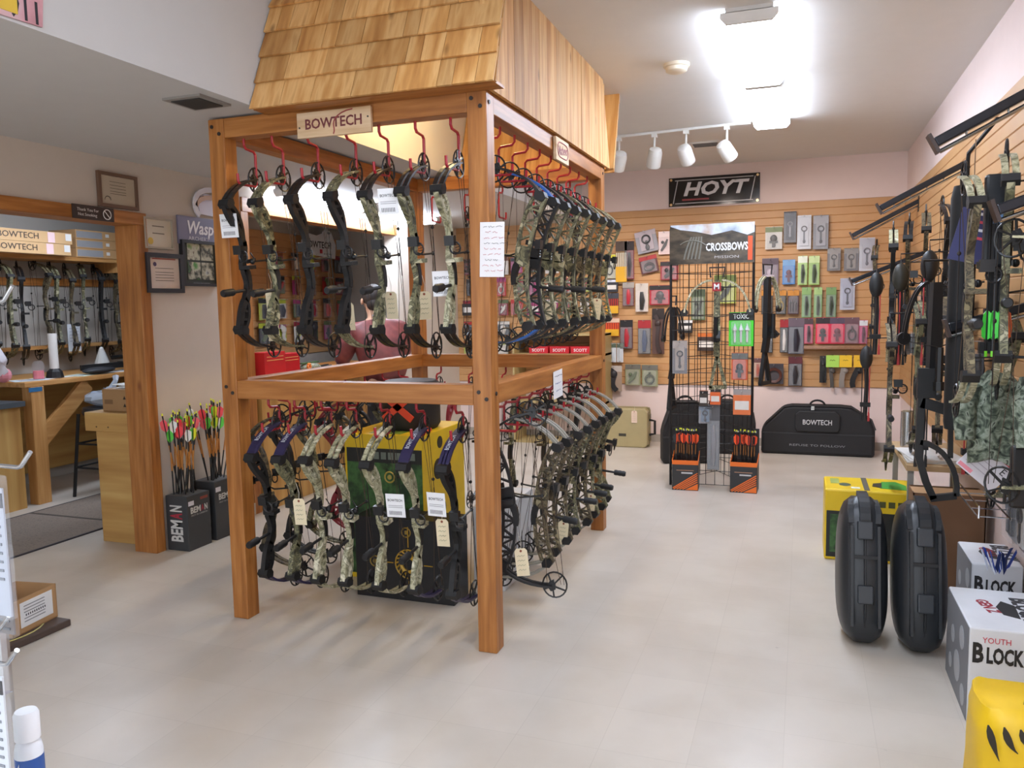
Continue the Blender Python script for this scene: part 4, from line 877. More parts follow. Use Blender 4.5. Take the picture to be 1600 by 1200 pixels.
G().box(-.19, .2, -.44, .44, 0, .76).ob('cabinet_body', wood('x', 'ply'), t, bev=.003); G().box(-.25, .22, -.47, .45, .76, .885).ob('top_rail', wood('x', 'ply'), t, bev=.003)
for x in (-.15, -.05): G().cyl((x, -.472, .79), (x, -.466, .79), .006, 8).ob('screw', P('5a4020', .5), t)
t, a, b = printbox('cardboard_box', 'brown cardboard box with black arrows on top of the plywood cabinet', 'box', -3.16, -2.92, .9, 1.2, .15, P('a07a50', .7), z=.885)
for z in (.045, .095): G().prism([(.06, z-.012), (.085, z-.012), (.0725, z+.012)], -b-.001, -b-.0003, 'y').ob('arrow_print', P('2a2018', .7), t)
G().box(-.1, -.03, -b-.001, -b-.0003, .05, .08).ob('print_label', P('7a5a38', .7), t)
t = thing('paper_pile', 'loose white papers heaped on the cardboard box', 'papers', (-3.04, 1.05, 1.036))
for i in range(4): G().box(-.08, .08, -.1, .1, i*.006, i*.006+.004).ob('sheet', P('dcdad6', .7), t, rot=(R.uniform(-.05, .05), R.uniform(-.04, .04), i*.5))
t = thing('floor_mat', 'brown grey ribbed floor mat with a dark seam inside the doorway', 'mat', (-3.9, 1.2, 0))
G().box(-.45, .45, -1.2, 1.9, 0, .008).ob('carpet', ramp_mat('brown_mat', ['75685e', '85786c', '6a5f56'], 60, rough=.9, bump=.4), t)
for q in (-.46, .45): G().box(q, q+.012, -1.2, 1.9, 0, .01).ob('mat_edge', P('3a3840', .7), t)
G().box(-.45, .45, .05, .075, .008, .01).ob('seam', P('4a423c', .8), t)
# wall of bows with shelf and cartons
t = thing('storage_shelf', 'long wooden wall shelf above the workshop bows', 'shelf', (-5.4, 2.6, 0))
G().box(.001, .36, -1.3, 1.8, 2.02, 2.055).ob('shelf_board', wy, t); G().box(.001, .02, -1.3, 1.8, 1.8, 1.87).ob('hook_rail', wood('y'), t)
G().box(.001, .16, -1.3, 1.8, 1.22, 1.25).ob('lower_board', wy, t)
for y in (-.9, .4, 1.5): G().box(.001, .3, y, y+.03, 1.93, 2.02).ob('bracket', wz, t)
for i in range(2):
    q = thing('bow_carton', 'long tan bow carton on the workshop shelf, %s of two stacked' % ('lower', 'upper')[i], 'box', (-5.14, 1.78+.02*i, 2.056+i*.1), group='stacked bow cartons')
    G().box(-.18, .2, -.55, .55, 0, .098).ob('carton', P('cfa878', .65), q, bev=.002); text(q, 'BOWTECH', (.202, .02, .05), .07, '4a3a2c', '+x', wid=.38, bold=.01)
    G().box(.2, .202, .3, .37, .005, .093).ob('tape', P('e8c8c8', .5), q); G().box(.2, .202, .48, .54, .03, .09).ob('label', P('e4e2de', .5), q)
for i in range(3):
    q = thing('tan_carton', 'tan carton with grey label, %s in the stack at shelf right' % ORD[i], 'box', (-5.2, 2.75, 2.056+i*.085), group='cartons at shelf right')
    G().box(-.16, .17, -.28, .45, 0, .083).ob('carton', P('c79d6c', .65), q, bev=.002); G().box(.17, .172, -.27, .02, .01, .07).ob('grey_label', P('9a9a9c', .5), q); G().box(.17, .172, .06, .1, .03, .06).ob('white_label', P('e4e2de', .5), q)
q = thing('grey_bracket', 'grey metal bracket standing on the shelf near the door post', 'bracket', (-5.02, 3.2, 2.312)); G().prism([(-.12, 0), (.1, 0), (.1, -.12), (.06, -.3), (0, -.3), (-.03, -.05), (-.12, -.04)], -.02, .02, 'x').ob('metal_part', P('6a6c6a', .4, .6), q); G().cyl((0, 0, 0), (0, 0, .06), .01, 6).ob('pin', CHR(), q)
for i in range(11):
    y = 1.75+i*.165
    bow('workshop wall bow, %s from the left behind the doorway' % ORD[i], (-5.31, y, 2.0-.02*(i % 3)), -.35+R.uniform(-.3, .3), kind=['brown', 'camo', 'black', 'brown', 'camo'][i % 5], acc=2, lat=i % 3 == 1, group='bows on the workshop wall')
# clutter on the bench
def sheet(label, x, y, rz, sx, sy_, c='dcdde0'):
    q = thing('paper_sheet', label, 'paper', (x, y, 1.001), rz, 'papers on the workbench'); G().box(-sx/2, sx/2, -sy_/2, sy_/2, 0, .003).ob('page', P(c, .7), q); G().box(-sx*.3, sx*.3, -sy_*.3, sy_*.1, .003, .0035).ob('print', P('a8aab0', .7), q)
for i, (y, c) in enumerate(((1.62, 'c9d6dc'), (1.86, 'e4e2de'), (2.1, 'cfdcc8'), (2.5, 'e6e4e0'), (2.75, 'e0d8c8'), (3.05, 'e8e6e2'))): sheet('loose sheet of paper on the workbench, %s from the left' % ORD[i], -4.72+R.uniform(-.05, .05), y, R.uniform(-.5, .5), .2, .26, c)
q = thing('paper_roll', 'upright white paper roll on a black base on the workbench', 'roll', (-4.68, 1.85, 1.006)); G().cyl((0, 0, .06), (0, 0, .37), .035, 14).ob('roll', P('dcd9d4', .6), q, smooth=40); G().lathe([(.001, 0), (.07, 0), (.06, .05), (.03, .08), (.001, .08)], 12).ob('base', MBLK(), q)
q = thing('clipboard_sheet', 'white printed sheet hanging from the lower workshop shelf', 'paper', (-5.2, 2.53, 1.2)); G().box(0, .003, -.07, .07, -.02, .24).ob('page', P('e4e8ee', .6), q); lines(q, .0035, -.05, .05, [.2, .17, .14, .11, .08], '9aa2b0', .004); G().box(.0, .006, -.07, .07, -.03, -.015).ob('clip', P('c8a878', .5), q); G().box(-.04, 0, -.01, .01, .02, .06).ob('hanger', MBLK(), q)
q = thing('crossbow', 'black crossbow lying flat on the workbench', 'crossbow', (-4.72, 2.55, 1.03)); G().strip([(0, -.4, .03), (.02, 0, .03), (0, .45, .01)], [.02, .05, .06], .05, (0, 0, 1)).ob('stock', MBLK(), q); G().tube(bez([(-.25, .25, .03), (0, .45, .03), (.25, .25, .03)], 8), .012, 6).ob('limb', BLK(), q); G().cyl((0, -.05, .1), (0, .2, .1), .02, 8).ob('scope', BLK(), q)
q = thing('black_case', 'flat black pouch under the crossbow on the workbench', 'pouch', (-4.62, 2.25, 1.006)); G().ball((0, 0, .03), .12, 10, (.7, 1.4, .25)).ob('pouch_body', P('26282c', .6), q, smooth=60); G().strip([(-.05, -.1, .055), (.05, .1, .058)], .02, .006, (0, 0, 1)).ob('pouch_strap', P('15161a', .6), q)
q = thing('white_bag', 'large white and pink plastic bag on the near end of the workbench', 'bag', (-4.8, 1.36, 1.0))
g = G().ball((0, 0, .16), .16, 11, (.8, .8, 1)); g.v = [(x+R.uniform(-.03, .03), y+R.uniform(-.03, .03), max(z+R.uniform(-.03, .03), 0)) for x, y, z in g.v]; g.ob('bag_body', P('d8d4da', .35), q, smooth=50); G().ball((.06, .07, .06), .06, 8).ob('pink_content', P('d88a94', .5), q)
q = thing('clear_jar', 'clear jar with a pink filling beside the white bag', 'jar', (-4.66, 1.68, 1.006)); G().lathe([(.001, 0), (.045, 0), (.045, .13), (.03, .15), (.001, .15)], 14).ob('glass', clear(), q, smooth=40); G().cyl((0, 0, .005), (0, 0, .07), .04, 12).ob('filling', P('e06a7a', .5), q)
q = thing('paper_cone', 'pale paper cone at the middle of the bench', 'cone', (-4.95, 2.6, 1.006)); G().lathe([(.09, 0), (.02, .2), (.015, .2), (.08, 0)], 14).ob('cone_body', clear('milky', 'dcdcd8', .7), q); G().ball((0, 0, .2), .018, 8).ob('cone_tip', P('d0d0cc', .5), q)
q = thing('blue_bottle', 'pale blue spray bottle at the right end of the workbench', 'bottle', (-4.8, 3.15, 1.006)); G().lathe([(.001, 0), (.04, 0), (.04, .14), (.015, .18), (.015, .2), (.001, .2)], 12).ob('bottle_body', P('a8c8d8', .3), q, smooth=40); G().box(-.01, .05, -.012, .012, .2, .24).ob('sprayer', P('dfe4e8', .4), q)
q = thing('tool_bin', 'dark grey tool tray hanging at the near end of the workbench', 'tray', (-4.75, 1.28, .62)); G().box(-.2, .25, -.16, .13, .2, .24).ob('tray_top', P('4a5258', .4), q); G().box(-.18, .2, -.12, .12, -.62, .2).ob('tray_cabinet', wood('z', 'ply'), q)
# ================================================================== LEFT FOREGROUND
A = at(45, 950, z=.03)
t = thing('dark_board', 'dark wooden plaque with a green oval print lying on the floor', 'board', (-2.3, -.5, 0), 0)
G().box(-.3, .16, -.36, .17, 0, .035).ob('board', P('4a3c36', .5), t, bev=.006)
g = G(); n = 24; g.tube([(-.02+.15*math.cos(i*2*PI/n), -.06+.19*math.sin(i*2*PI/n), .0352) for i in range(n)], .004, 4, True); g.ob('oval_print', P('b9b06a', .6), t)
G().ball((.04, -.2, .035), .06, 10, (1, .8, .05)).ob('green_print', P('5d7a2a', .6), t)
t = thing('open_carton', 'open brown cardboard carton with a white shipping label on the plaque', 'box', (-2.31, -.47, .0352), .15)
KR = P('b08a60', .75)
G().box(-.13, .1, -.15, .13, 0, .006).ob('bottom', KR, t)
for nm, q in (('side', (-.13, .1, -.15, -.145)), ('side', (-.13, .1, .125, .13)), ('side', (-.13, -.125, -.15, .13)), ('side', (.095, .1, -.15, .13))): G().box(q[0], q[1], q[2], q[3], 0, .17).ob(nm, KR, t)
G().box(.1, .102, -.1, .1, .03, .15).ob('shipping_label', P('e2e4e6', .6), t); lines(t, .1025, -.08, .05, [.13, .115, .1, .07, .055], '7a7c82', .004)
for i in range(10): G().box(.102, .1028, -.07+i*.013, -.064+i*.013, .08, .09).ob('barcode_bar', P('3a3a40', .6), t)
# chrome peg stand at the left edge, close to the camera
t = thing('peg_stand', 'chrome peg display stand at the left edge of the picture', 'display stand', (-.32, -2.3, 0))
for y in (-.25, .25): G().cyl((0, y, 0), (0, y, 1.6), .014, 8).ob('upright', CHR(), t)
for z in (.25, .6, .95, 1.3, 1.58): G().cyl((0, -.25, z), (0, .25, z), .008, 6).ob('crossbar', CHR(), t)
for y in (-.25, .25): G().tube([(-.25, y, .015), (.3, y, .015)], .014, 6).ob('foot', CHR(), t)
G().box(0, .44, -.2, .005, .755, .762).ob('shelf', clear('shelf_clear', 'dfe6ea', .35), t); G().box(0, .02, -.25, .25, .74, .755).ob('shelf_rail', CHR(), t)
def chook(px, py, dep, ang):
    d_ = fw+rt*((px-800)/FPX)-up*((py-600)/FPX); e = CAM+d_*dep-Vector((-.32, -2.3, 0))
    G().tube([(0, e.y, e.z-.012), (e.x-.03, e.y, e.z-.02), (e.x-.022, e.y, e.z-.018), (e.x, e.y, e.z+.006)], .0036, 8).ob('peg', CHR(), t, smooth=60); return e+Vector((-.32, -2.3, 0))
def cpack(label, px, py0, py1, dep, c, stripe, name='clear_pack'):
    d0 = CAM+(fw+rt*((px-800)/FPX)-up*((py0-600)/FPX))*dep; d1 = CAM+(fw+rt*((px-800)/FPX)-up*((py1-600)/FPX))*dep
    q = thing(name, label, 'package', (d0.x, d0.y, d0.z)); h_ = d0.z-d1.z
    G().box(-.1, 0, -.02, 0, -h_, 0).ob('shell', clear(), q, bev=.004); G().box(-.095, -.004, -.009, -.006, -h_+.005, -.02).ob('card', P(c, .5), q)
    G().box(-.095, -.004, -.0105, -.009, -h_*.22, -h_*.12).ob('stripe', P(stripe, .5), q)
    for i in range(8): G().box(-.08, -.012, -.0105, -.009, -h_*.3-i*.014, -h_*.3-i*.014+.004).ob('print_line', P('7c8088', .6), q)
e = chook(48, 712, 1.25, 0); chook(20, 452, 1.35, 0); chook(27, 1022, 1.2, 0); chook(14, 968, 1.3, 0)
cpack('clear clamshell pack on the middle chrome peg at the left edge', 12, 742, 975, 1.25, 'b4bac6', '5c6068')
cpack('narrow grey clear pack behind the middle peg at the left edge', 22, 850, 1000, 1.33, '8a8484', '5a4a4a')
cpack('clear pack with black band on the lowest chrome peg', 13, 1035, 1260, 1.2, 'd2d8de', '202226')
d_ = CAM+(fw+rt*((40-800)/FPX)-up*((1110-600)/FPX))*1.3
t = thing('white_bottle', 'small white bottle with a blue label at the lower left corner', 'bottle', (d_.x, d_.y, .763)); h = d_.z-.763
G().lathe([(.001, 0), (.02, 0), (.021, .004), (.021, h*.55), (.019, h*.63), (.0165, h*.66), (.0165, h*.7), (.001, h*.7)], 24).ob('bottle_body', P('e8eef4', .35, 0, .02), t, smooth=40)
G().lathe([(.0165, h*.68), (.019, h*.69), (.019, h*.96), (.016, h), (.001, h)], 24).ob('cap', P('eef2f6', .4, 0, .02), t, smooth=40)
G().lathe([(.0212, .012), (.0214, .012), (.0214, h*.5), (.0212, h*.5)], 24).ob('label', P('2a56a0', .45), t, smooth=40)
G().prism([(-.012, .03), (.002, .045), (.004, .07), (-.006, .05)], -.0222, -.0215, 'y').ob('label_print', P('dfe6f0', .5), t)
# ================================================================== BACK WALL FLOOR ITEMS, BANNER, TOWER
a = at(1045, 280, y=YB-.02); b = at(1187, 316, y=YB-.02); a2 = at(1045, 323, y=YB-.02); b2 = at(1187, 268, y=YB-.02)
t = thing('wall_banner', 'shiny black vinyl banner with silver letters above the back slatwall', 'banner', ((a.x+b.x)/2, YB-.004, (a.z+a2.z+b.z+b2.z)/4))
wd, hh = (b.x-a.x)/2, ((a.z-a2.z)+(b2.z-b.z))/4
G().box(-wd, wd, -.008, 0, -hh, hh).ob('vinyl', P('1a1718', .12), t)
g = G()
for z in (-1, 1): g.box(-wd*.86, wd*.86, -.0095, -.008, z*hh*.8-.005, z*hh*.8+.005)
g.strip([(-wd*.9, -.009, -hh*.8), (-wd*.8, -.009, hh*.8)], .01, .002).strip([(wd*.8, -.009, -hh*.8), (wd*.9, -.009, hh*.8)], .01, .002); g.ob('border', P('a8a4a4', .3), t)
text(t, 'HOYT', (0, -.009, hh*.12), .19, 'd2cece', wid=wd*1.45, bold=.035, shear=.25, rough=.25); G().box(-wd*.7, -wd*.1, -.0095, -.008, -hh*.62, -hh*.5).ob('red_print', P('8a2a2c', .4), t)
for sx in (-1, 1):
    for sz in (-1, 1): G().lathe([(.001, -.01), (.014, -.01), (.014, -.007), (.001, -.007)], 10, (sx*wd*.95, 0, sz*hh*.86), 'y').ob('grommet', P('c8a878', .3, .8), t)
t = thing('hard_case', 'tan hard plastic case with a black side handle beside the far rack post', 'case', (-.47, 5.36, 0))
G().prism([(-.27, .0), (.16, 0), (.19, .03), (.19, .39), (.16, .42), (-.27, .42)], -.11, .11, 'y').ob('shell', P('a89a70', .5), t, bev=.012)
G().box(-.28, .195, -.006, .006, 0, .425).ob('seam', P('80744f', .5), t); G().tube([(.19, 0, .13), (.25, 0, .14), (.25, 0, .28), (.19, 0, .29)], .014, 6).ob('handle', MBLK(), t)
for z in (.09, .33): G().box(.185, .205, -.03, .03, z-.025, z+.025).ob('latch', P('6a6044', .5), t)
G().box(-.12, -.04, -.112, -.109, .12, .15).ob('name_plate', P('3a3830', .5), t); hangtag(t, (.05, -.115, .4), kraft='e0c8b4')
def bowbag(label, x, y, w_, h_, rz=0, logo=True):
    t = thing('bow_bag', label, 'bag', (x, y, 0), rz); a = w_/2
    pl = [(-a, 0), (a, 0), (a, h_*.55), (a*.93, h_*.75), (a*.6, h_*.98), (a*.4, h_), (-a*.45, h_), (-a*.6, h_*.97), (-a*.93, h_*.62), (-a, h_*.5)]
    G().prism(pl, -.1, .1, 'y').ob('bag_body', P('1b1b1d', .7, 0, .08), t, bev=.03)
    G().tube([(x_, -.1, z_) for x_, z_ in pl[2:9]], .008, 5).ob('zip', P('2e2e31', .5), t); G().box(-a*.98, a*.98, -.104, -.1, h_*.42, h_*.45).ob('seam', P('2b2b2e', .6), t)
    G().tube(bez([(-.07, 0, h_-.005), (-.06, 0, h_+.06), (.06, 0, h_+.06), (.07, 0, h_-.005)], 8), .01, 6).ob('handle', P('121214', .6), t)
    if logo:
        G().prism([(-.19, h_*.48), (.19, h_*.48), (.21, h_*.55), (.21, h_*.82), (.17, h_*.9), (-.17, h_*.9), (-.21, h_*.82), (-.21, h_*.55)], -.125, -.1, 'y').ob('pocket', P('18181a', .6), t, bev=.01)
        text(t, 'BOWTECH', (0, -.1265, h_*.67), .07, 'c8c8ca', wid=.27, bold=.01); text(t, 'REFUSE TO FOLLOW', (0, -.102, h_*.2), .03, '8c8c90', wid=.52)
        G().box(-.06, -.03, -.13, -.12, h_*.92, h_*1.0).ob('zip_pull', CHR(), t)
    return t
bowbag('black padded bow bag with white lettering against the back wall', 1.41, 5.35, 1.06, .5)
bowbag('black soft bag behind the right side of the grid tower', .55, 5.2, .55, .55, 0, False)
bowbag('black soft bag behind the left side of the grid tower', .2, 4.6, .45, .6, .3, False)
# grid tower
t = thing('grid_tower', 'black wire grid tower carrying crossbow packs', 'display stand', (.55, 3.7, 0))
def grid(p0, p1, z0, z1, nm):
    g = G(); p0 = Vector(p0); p1 = Vector(p1); L = (p1-p0).length; n = round(L/.076)
    for i in range(n+1): q = p0.lerp(p1, i/n); r_ = .006 if i in (0, n) else .0028; g.cyl((q.x, q.y, z0), (q.x, q.y, z1), r_, 5)
    m = round((z1-z0)/.115)
    for j in range(m+1): z = z0+(z1-z0)*j/m; g.cyl((p0.x, p0.y, z), (p1.x, p1.y, z), .0028, 4)
    g.ob(nm, P('17171a', .4), t)
grid((-.33, -.12, 0), (0, .42, 0), .03, 1.9, 'grid_panel'); grid((.33, -.12, 0), (0, .42, 0), .03, 1.9, 'grid_panel'); grid((-.33, -.12, 0), (.33, -.12, 0), .02, 1.9, 'grid_panel')
for x in (-.33, .33): G().cyl((x, -.12, 0), (x, -.12, 2.15), .011, 8).ob('corner_post', P('17171a', .4), t)
t = thing('poster', 'dark crossbow poster with white lettering on top of the grid tower', 'poster', (.55, 3.565, 2.015))
G().box(-.335, .335, -.006, 0, -.16, .16).ob('board', ramp_mat('dusky_landscape_print', ['17130f', '3a3228', '5c5040', '2a241d'], 5, (1, 1, 2), detail=5, rough=.3), t)
G().prism([(-.33, .16), (.335, .16), (.335, .08), (.28, .06), (.16, .1), (.0, .07), (-.12, .1), (-.25, .12), (-.33, .15)][::-1], -.008, -.006, 'y').ob('sky_print', ramp_mat('cloudy_sky_print', ['8a94a4', 'c8d0dc', 'b08a64'], 5), t)
text(t, 'CROSSBOWS', (.12, -.0085, -.03), .085, 'e2e4e6', wid=.33, bold=.03); text(t, 'MISSION', (.12, -.0085, -.11), .03, 'b8b4b4', wid=.19)
G().box(.285, .32, -.0085, -.006, -.14, .05).ob('orange_bar', P('d8562a', .45), t)
pl = G(); 
for i in range(5): pl.strip(bez([(-.22+i*.03, -.008, -.12), (-.2+i*.03, -.008, -.02), (-.16+i*.02, -.008, .06)], 5), .012, .003)
pl.tube(bez([(-.25, -.008, .0), (-.15, -.008, .07), (-.03, -.008, -.02)], 8), .005, 4).ob('hunter_print', P('77766c', .6), t)
def fpack(px0, py0, px1, py1, y_, lab, card, head, item, sty):
    a = at(px0, py0, y=y_-.05); b = at(px1, py1, y=y_-.05); return pack('retail_pack', lab, 'package', ((a.x+b.x)/2, y_, (a.z+b.z)/2), b.x-a.x, a.z-b.z, '-y', card, head, item, sty, group='packs on the grid tower')
YT = 3.575
fpack(1051, 532, 1074, 584, YT, 'grey clear pack on the left edge of the grid tower', '6a6668', 'a89a90', '4a4648', 'clam')
q = fpack(1139, 488, 1177, 541, YT, 'bright green pack of three broadheads on the grid tower', '48d22e', '1d2018', 'cacccc', 'blister'); text(q, 'TOXIC', (0, -.0505, .1), .05, 'e0e4e0', wid=.12, bold=.02); G().box(.05, .08, -.051, -.049, .128, .14).ob('orange_mark', P('e8862a', .5), q)
fpack(1143, 551, 1168, 594, YT, 'orange and grey pack below the green one', 'c8562e', '6a6a66', '3a3c3e', 'blister')
fpack(1146, 608, 1173, 648, YT, 'grey pack with an orange corner low on the tower', '77757a', '9a9694', 'd8703a', 'box')
fpack(1093, 610, 1106, 634, YT, 'small orange printed pack at the tower centre', 'a85a2a', '2a2422', '3a3028', 'box')
fpack(1110, 607, 1126, 632, YT, 'bright orange pack at the tower centre', 'e06a2a', '2a2422', 'd8622a', 'box')
fpack(1092, 634, 1112, 662, YT, 'clear round pack under the orange centre packs', '8a8688', '6a7a8c', '3a3c40', 'clam')
fpack(1105, 632, 1124, 735, YT, 'long clear hanging sleeve at the tower centre', '77777a', '5a5a5e', '8d8d92', 'tall')
def crossbow(label, loc, rz, body, limbm, w_=.3, stock=True, rx=0, logo=False, sc=1):
    """hanging nose up; local z down the stock, x across the limbs"""
    t = thing('crossbow', label, 'crossbow', loc, rot=(rx, 0, rz)); t.scale = (sc,)*3
    G().strip([(0, 0, 0), (0, 0, -.25), (0, 0, -.5)], [.04, .05, .06], .045, (0, 1, 0)).ob('barrel', body, t)
    for s_ in (-1, 1):
        for q in (-.012, .012): G().strip(bez([(.04*s_, q, .0), (w_*.6*s_, q, -.01), (w_*.9*s_, q, -.1), (w_*s_, q, -.26)], 8), .014, .012).ob('limb', limbm, t)
        G().lathe([(.001, -.01), (.03, -.01), (.03, .01), (.001, .01)], 12, (w_*s_, 0, -.26), 'y').ob('cam', BLK(), t)
    G().tube([(-w_, 0, -.27), (0, -.03, -.3), (w_, 0, -.27)], .0025, 5).ob('bowstring', P('2b2420', .7), t)
    G().tube([(-.05, 0, .02), (-.06, 0, .1), (.06, 0, .1), (.05, 0, .02)], .007, 6).ob('stirrup', BLK(), t)
    if stock:
        G().strip([(0, 0, -.5), (0, .02, -.62)], .05, .04).strip([(-.0, .02, -.62), (-.05, .02, -.88)], .025, .03).strip([(.0, .02, -.6), (.07, .02, -.86)], .025, .03).strip([(-.06, .02, -.88), (.08, .02, -.87)], .03, .03).ob('stock', body, t)
        G().strip([(.02, -.02, -.42), (.02, -.09, -.48)], .035, .03, (1, 0, 0)).ob('grip', MBLK(), t)
    G().cyl((0, -.06, -.3), (0, -.06, -.48), .018, 8).cyl((0, -.06, -.46), (0, -.06, -.5), .025, 8).ob('scope', BLK(), t)
    if logo: q = G().box(-.035, .035, -.035, -.025, -.09, -.02).ob('badge', P('9c1f26', .4), t); text(q, 'M', (0, -.036, -.055), .06, 'e8e4e4', bold=.03)
    return t
crossbow('camouflage crossbow with a red badge hanging on the grid tower', (.6, 3.52, 1.72), 0, CAMO(), CAMO2(), .26, logo=True)
crossbow('second crossbow with pale limbs at the right edge of the tower', (.98, 3.75, 1.74), 1.0, MBLK(), CAMO2(), .16)
crossbow('dark crossbow hanging on the left edge of the grid tower', (.2, 3.85, 1.5), 1.3, MBLK(), BLK(), .2)
def orangebox(label, x, y, where, rz):
    t = thing('arrow_carton', label, 'box', (x, y, 0), rz); a, b, h = .105, .1, .3
    BKC = P('2b2b2d', .45); ORC = P('e8701f', .45)
    for nm, q in (('panel', (-a, a, -b, -b+.004, 0, .22)), ('panel', (-a, a, b-.004, b, 0, h)), ('panel', (-a, -a+.004, -b, b, 0, .25)), ('panel', (a-.004, a, -b, b, 0, .25)), ('panel', (-a, a, -b, b, 0, .004))): G().box(*q).ob(nm, BKC, t)
    G().box(-a, a, -b-.001, -b+.005, .215, .25).ob('orange_lip', ORC, t); G().prism([(-b, .22), (-b, .25), (b, .3), (b, .26)], a-.003, a+.001, 'x').ob('orange_lip', ORC, t); G().prism([(-b, .22), (-b, .25), (b, .3), (b, .26)], -a-.001, -a+.003, 'x').ob('orange_lip', ORC, t)
    G().box(-a+.006, a-.006, -b+.006, b-.006, .18, .184).ob('orange_insert', ORC, t)
    G().prism([(-.0, 0.005), (a-.002, .005), (a-.002, .06)], -b-.001, -b-.0002, 'y').ob('orange_corner', ORC, t)
    for i in range(5):
        o = .02*i; G().strip([(max(-a+.006, -.02-o*1.2), -b-.0007, .008+max(0, (o*1.2-.085)*.8)), (a-.004, -b-.0007, .075+o*.9)], .008, .001).ob('orange_stripe', ORC, t)
    G().box(-.07, .07, -b-.001, -b-.0002, .165, .17).ob('title_print', P('b98a6a', .5), t); G().box(-.03, .06, -b-.001, -b-.0002, .14, .152).ob('subtitle_print', P('c8c8c8', .5), t)
    G().box(-a, a, b-.005, b, .3, .5).ob('header_card', P('1c1a1b', .45), t); [G().box(-.09+.02*i, -.078+.02*i, b-.0065, b-.005, .465, .48).ob('print_block', P('c8c8c8', .5), t) for i in range(9)]
    for i in range(8):
        o = Matrix.Rotation(rz, 3, 'Z') @ Vector((-.08+.022*i, R.uniform(-.05, .03), 0))
        c = ['e8562a', 'c8321f'] if i % 2 else ['2a2a2c', 'e8562a']
        arrow('short arrow with %s vanes, %s in the %s' % (('black and orange', 'orange')[i % 2], ORD[i], where), (x+o.x, y+o.y, .185), (x+o.x+R.uniform(-.01, .01), y+o.y+.02, .5), c, 'arrows in the %s' % where, L=.3, band='8a5a2a')

orangebox('left black and orange arrow carton at the foot of the grid tower', .36, 3.5, 'left orange arrow carton', .06)
orangebox('right black and orange arrow carton at the foot of the grid tower', .83, 3.53, 'right orange arrow carton', -.03)
# ================================================================== RIGHT WALL
def arm(label, y, z, x0=1.7, r=.02, group=None, slope=.52):
    t = thing('waterfall_arm', label, 'display arm', (XR-.017, y, z+(XR-x0)*slope)); L = XR-.017-x0; e = Vector((-L, 0, -L*slope)); d_ = e.normalized()
    nn = Vector((0, 1, 0)).cross(d_)
    G().strip([(0, 0, 0), e], .036, .05, (0, 1, 0)).ob('bar', P('22242a', .18, .3, 0), t, bev=.006)
    G().strip([e, e+d_*.012], .075, .06, (0, 1, 0)).ob('end_plate', P('3a2c28', .4), t)
    G().cyl(-nn*.035, e-nn*.035, .008, 8).ob('rod', CHR(), t); G().box(-.004, .003, -.03, .03, -.09, .05).ob('wall_plate', MBLK(), t)
    return t
def armz(x, z, x0=1.7, slope=.52): return z+(x-x0)*slope
arm('nearest sloping black display arm on the right wall, cut by the picture edge', .135, 2.1)
arm('middle sloping black display arm on the right slatwall', 2.38, 2.1)
arm('farthest sloping black display arm near the back corner', 4.64, 2.1, 1.66)
arm('lower black display arm below the farthest one', 4.2, 1.69, 1.64, slope=.4)
arm('lower black display arm on the right wall near the camouflage gear', .5, 1.42, 1.82, slope=.3)
wire = G().tube([(0, 0, .02), (.012, 0, .035), (.024, 0, .02), (.012, 0, 0), (.012, 0, -.1), (0, 0, -.12)], .004, 5).mesh('wire_hook', CHR())
def rbow(label, x, y, kind, zarm=2.1, **k):
    t = bow(label, (x, y, armz(x, zarm)-.17), -PI/2+R.uniform(-.15, .15), kind, group='bows on the right wall arms', **k); put('wire_hook', wire, t, (0, 0, .13)); return t
rbow('dark bow with pale green limbs on the nearest right wall arm', 1.8, .13, 'brown', limb='pale', acc=3)
rbow('camouflage bow second along the nearest right wall arm', 1.93, .135, 'camo', limb='pale', acc=3)
rbow('camouflage bow at the wall end of the nearest arm', 2.06, .135, 'camo', acc=3)
rbow('bow with tan limbs at the tip of the middle arm', 1.78, 2.38, 'black', limb='pale', acc=3)
rbow('dark bow second along the middle arm', 1.87, 2.38, 'brown', acc=3, limb='black')
rbow('brown bow third along the middle arm', 1.96, 2.38, 'brown', acc=2)
rbow('black bow at the wall end of the middle arm', 2.05, 2.38, 'black', acc=2)
rbow('dark green bow on the farthest arm', 1.86, 4.64, 'brown', acc=2)
rbow('black bow beside the wall on the farthest arm', 1.98, 4.64, 'black', acc=2)
for i, (x, y, z, k) in enumerate(((1.74, 2.0, 1.4, 'brown'), (1.86, 1.9, 1.53, 'camo'), (1.98, 1.8, 1.55, 'brown'), (2.05, .75, 1.5, 'camo'))):
    t = bow(['brown camouflage bow hanging low at the front of the right wall', 'camouflage bow hanging low between two brown ones', 'brown bow hanging low beside the right slatwall', 'camouflage bow hanging low above the white target cartons'][i], (x, y, z), -PI/2+R.uniform(-.2, .2), k, acc=3, group='low bows on the right wall'); G().tube([(0, 0, .012), (0, 0, .06), (XR-.016-x, 0, .08)], .005, 5).ob('hanger', MBLK(), t, rot=(0, 0, -t.rotation_euler.z))
arm('short sloping display arm closest to the camera on the right wall', -.2, 1.82, 1.84, slope=.35)
t = bow('pale camouflage bow turned sideways at the right picture edge', (1.9, -.2, 1.74), -PI/2+.9, 'pale', limb='camo', acc=3, group='bows on the right wall arms'); put('wire_hook', wire, t, (0, 0, .08))
t = bow('camouflage bow behind the sideways one at the right picture edge', (2.06, -.16, 1.8), -PI/2-.1, 'camo', limb='pale', acc=2, group='bows on the right wall arms'); put('wire_hook', wire, t, (0, 0, .08))
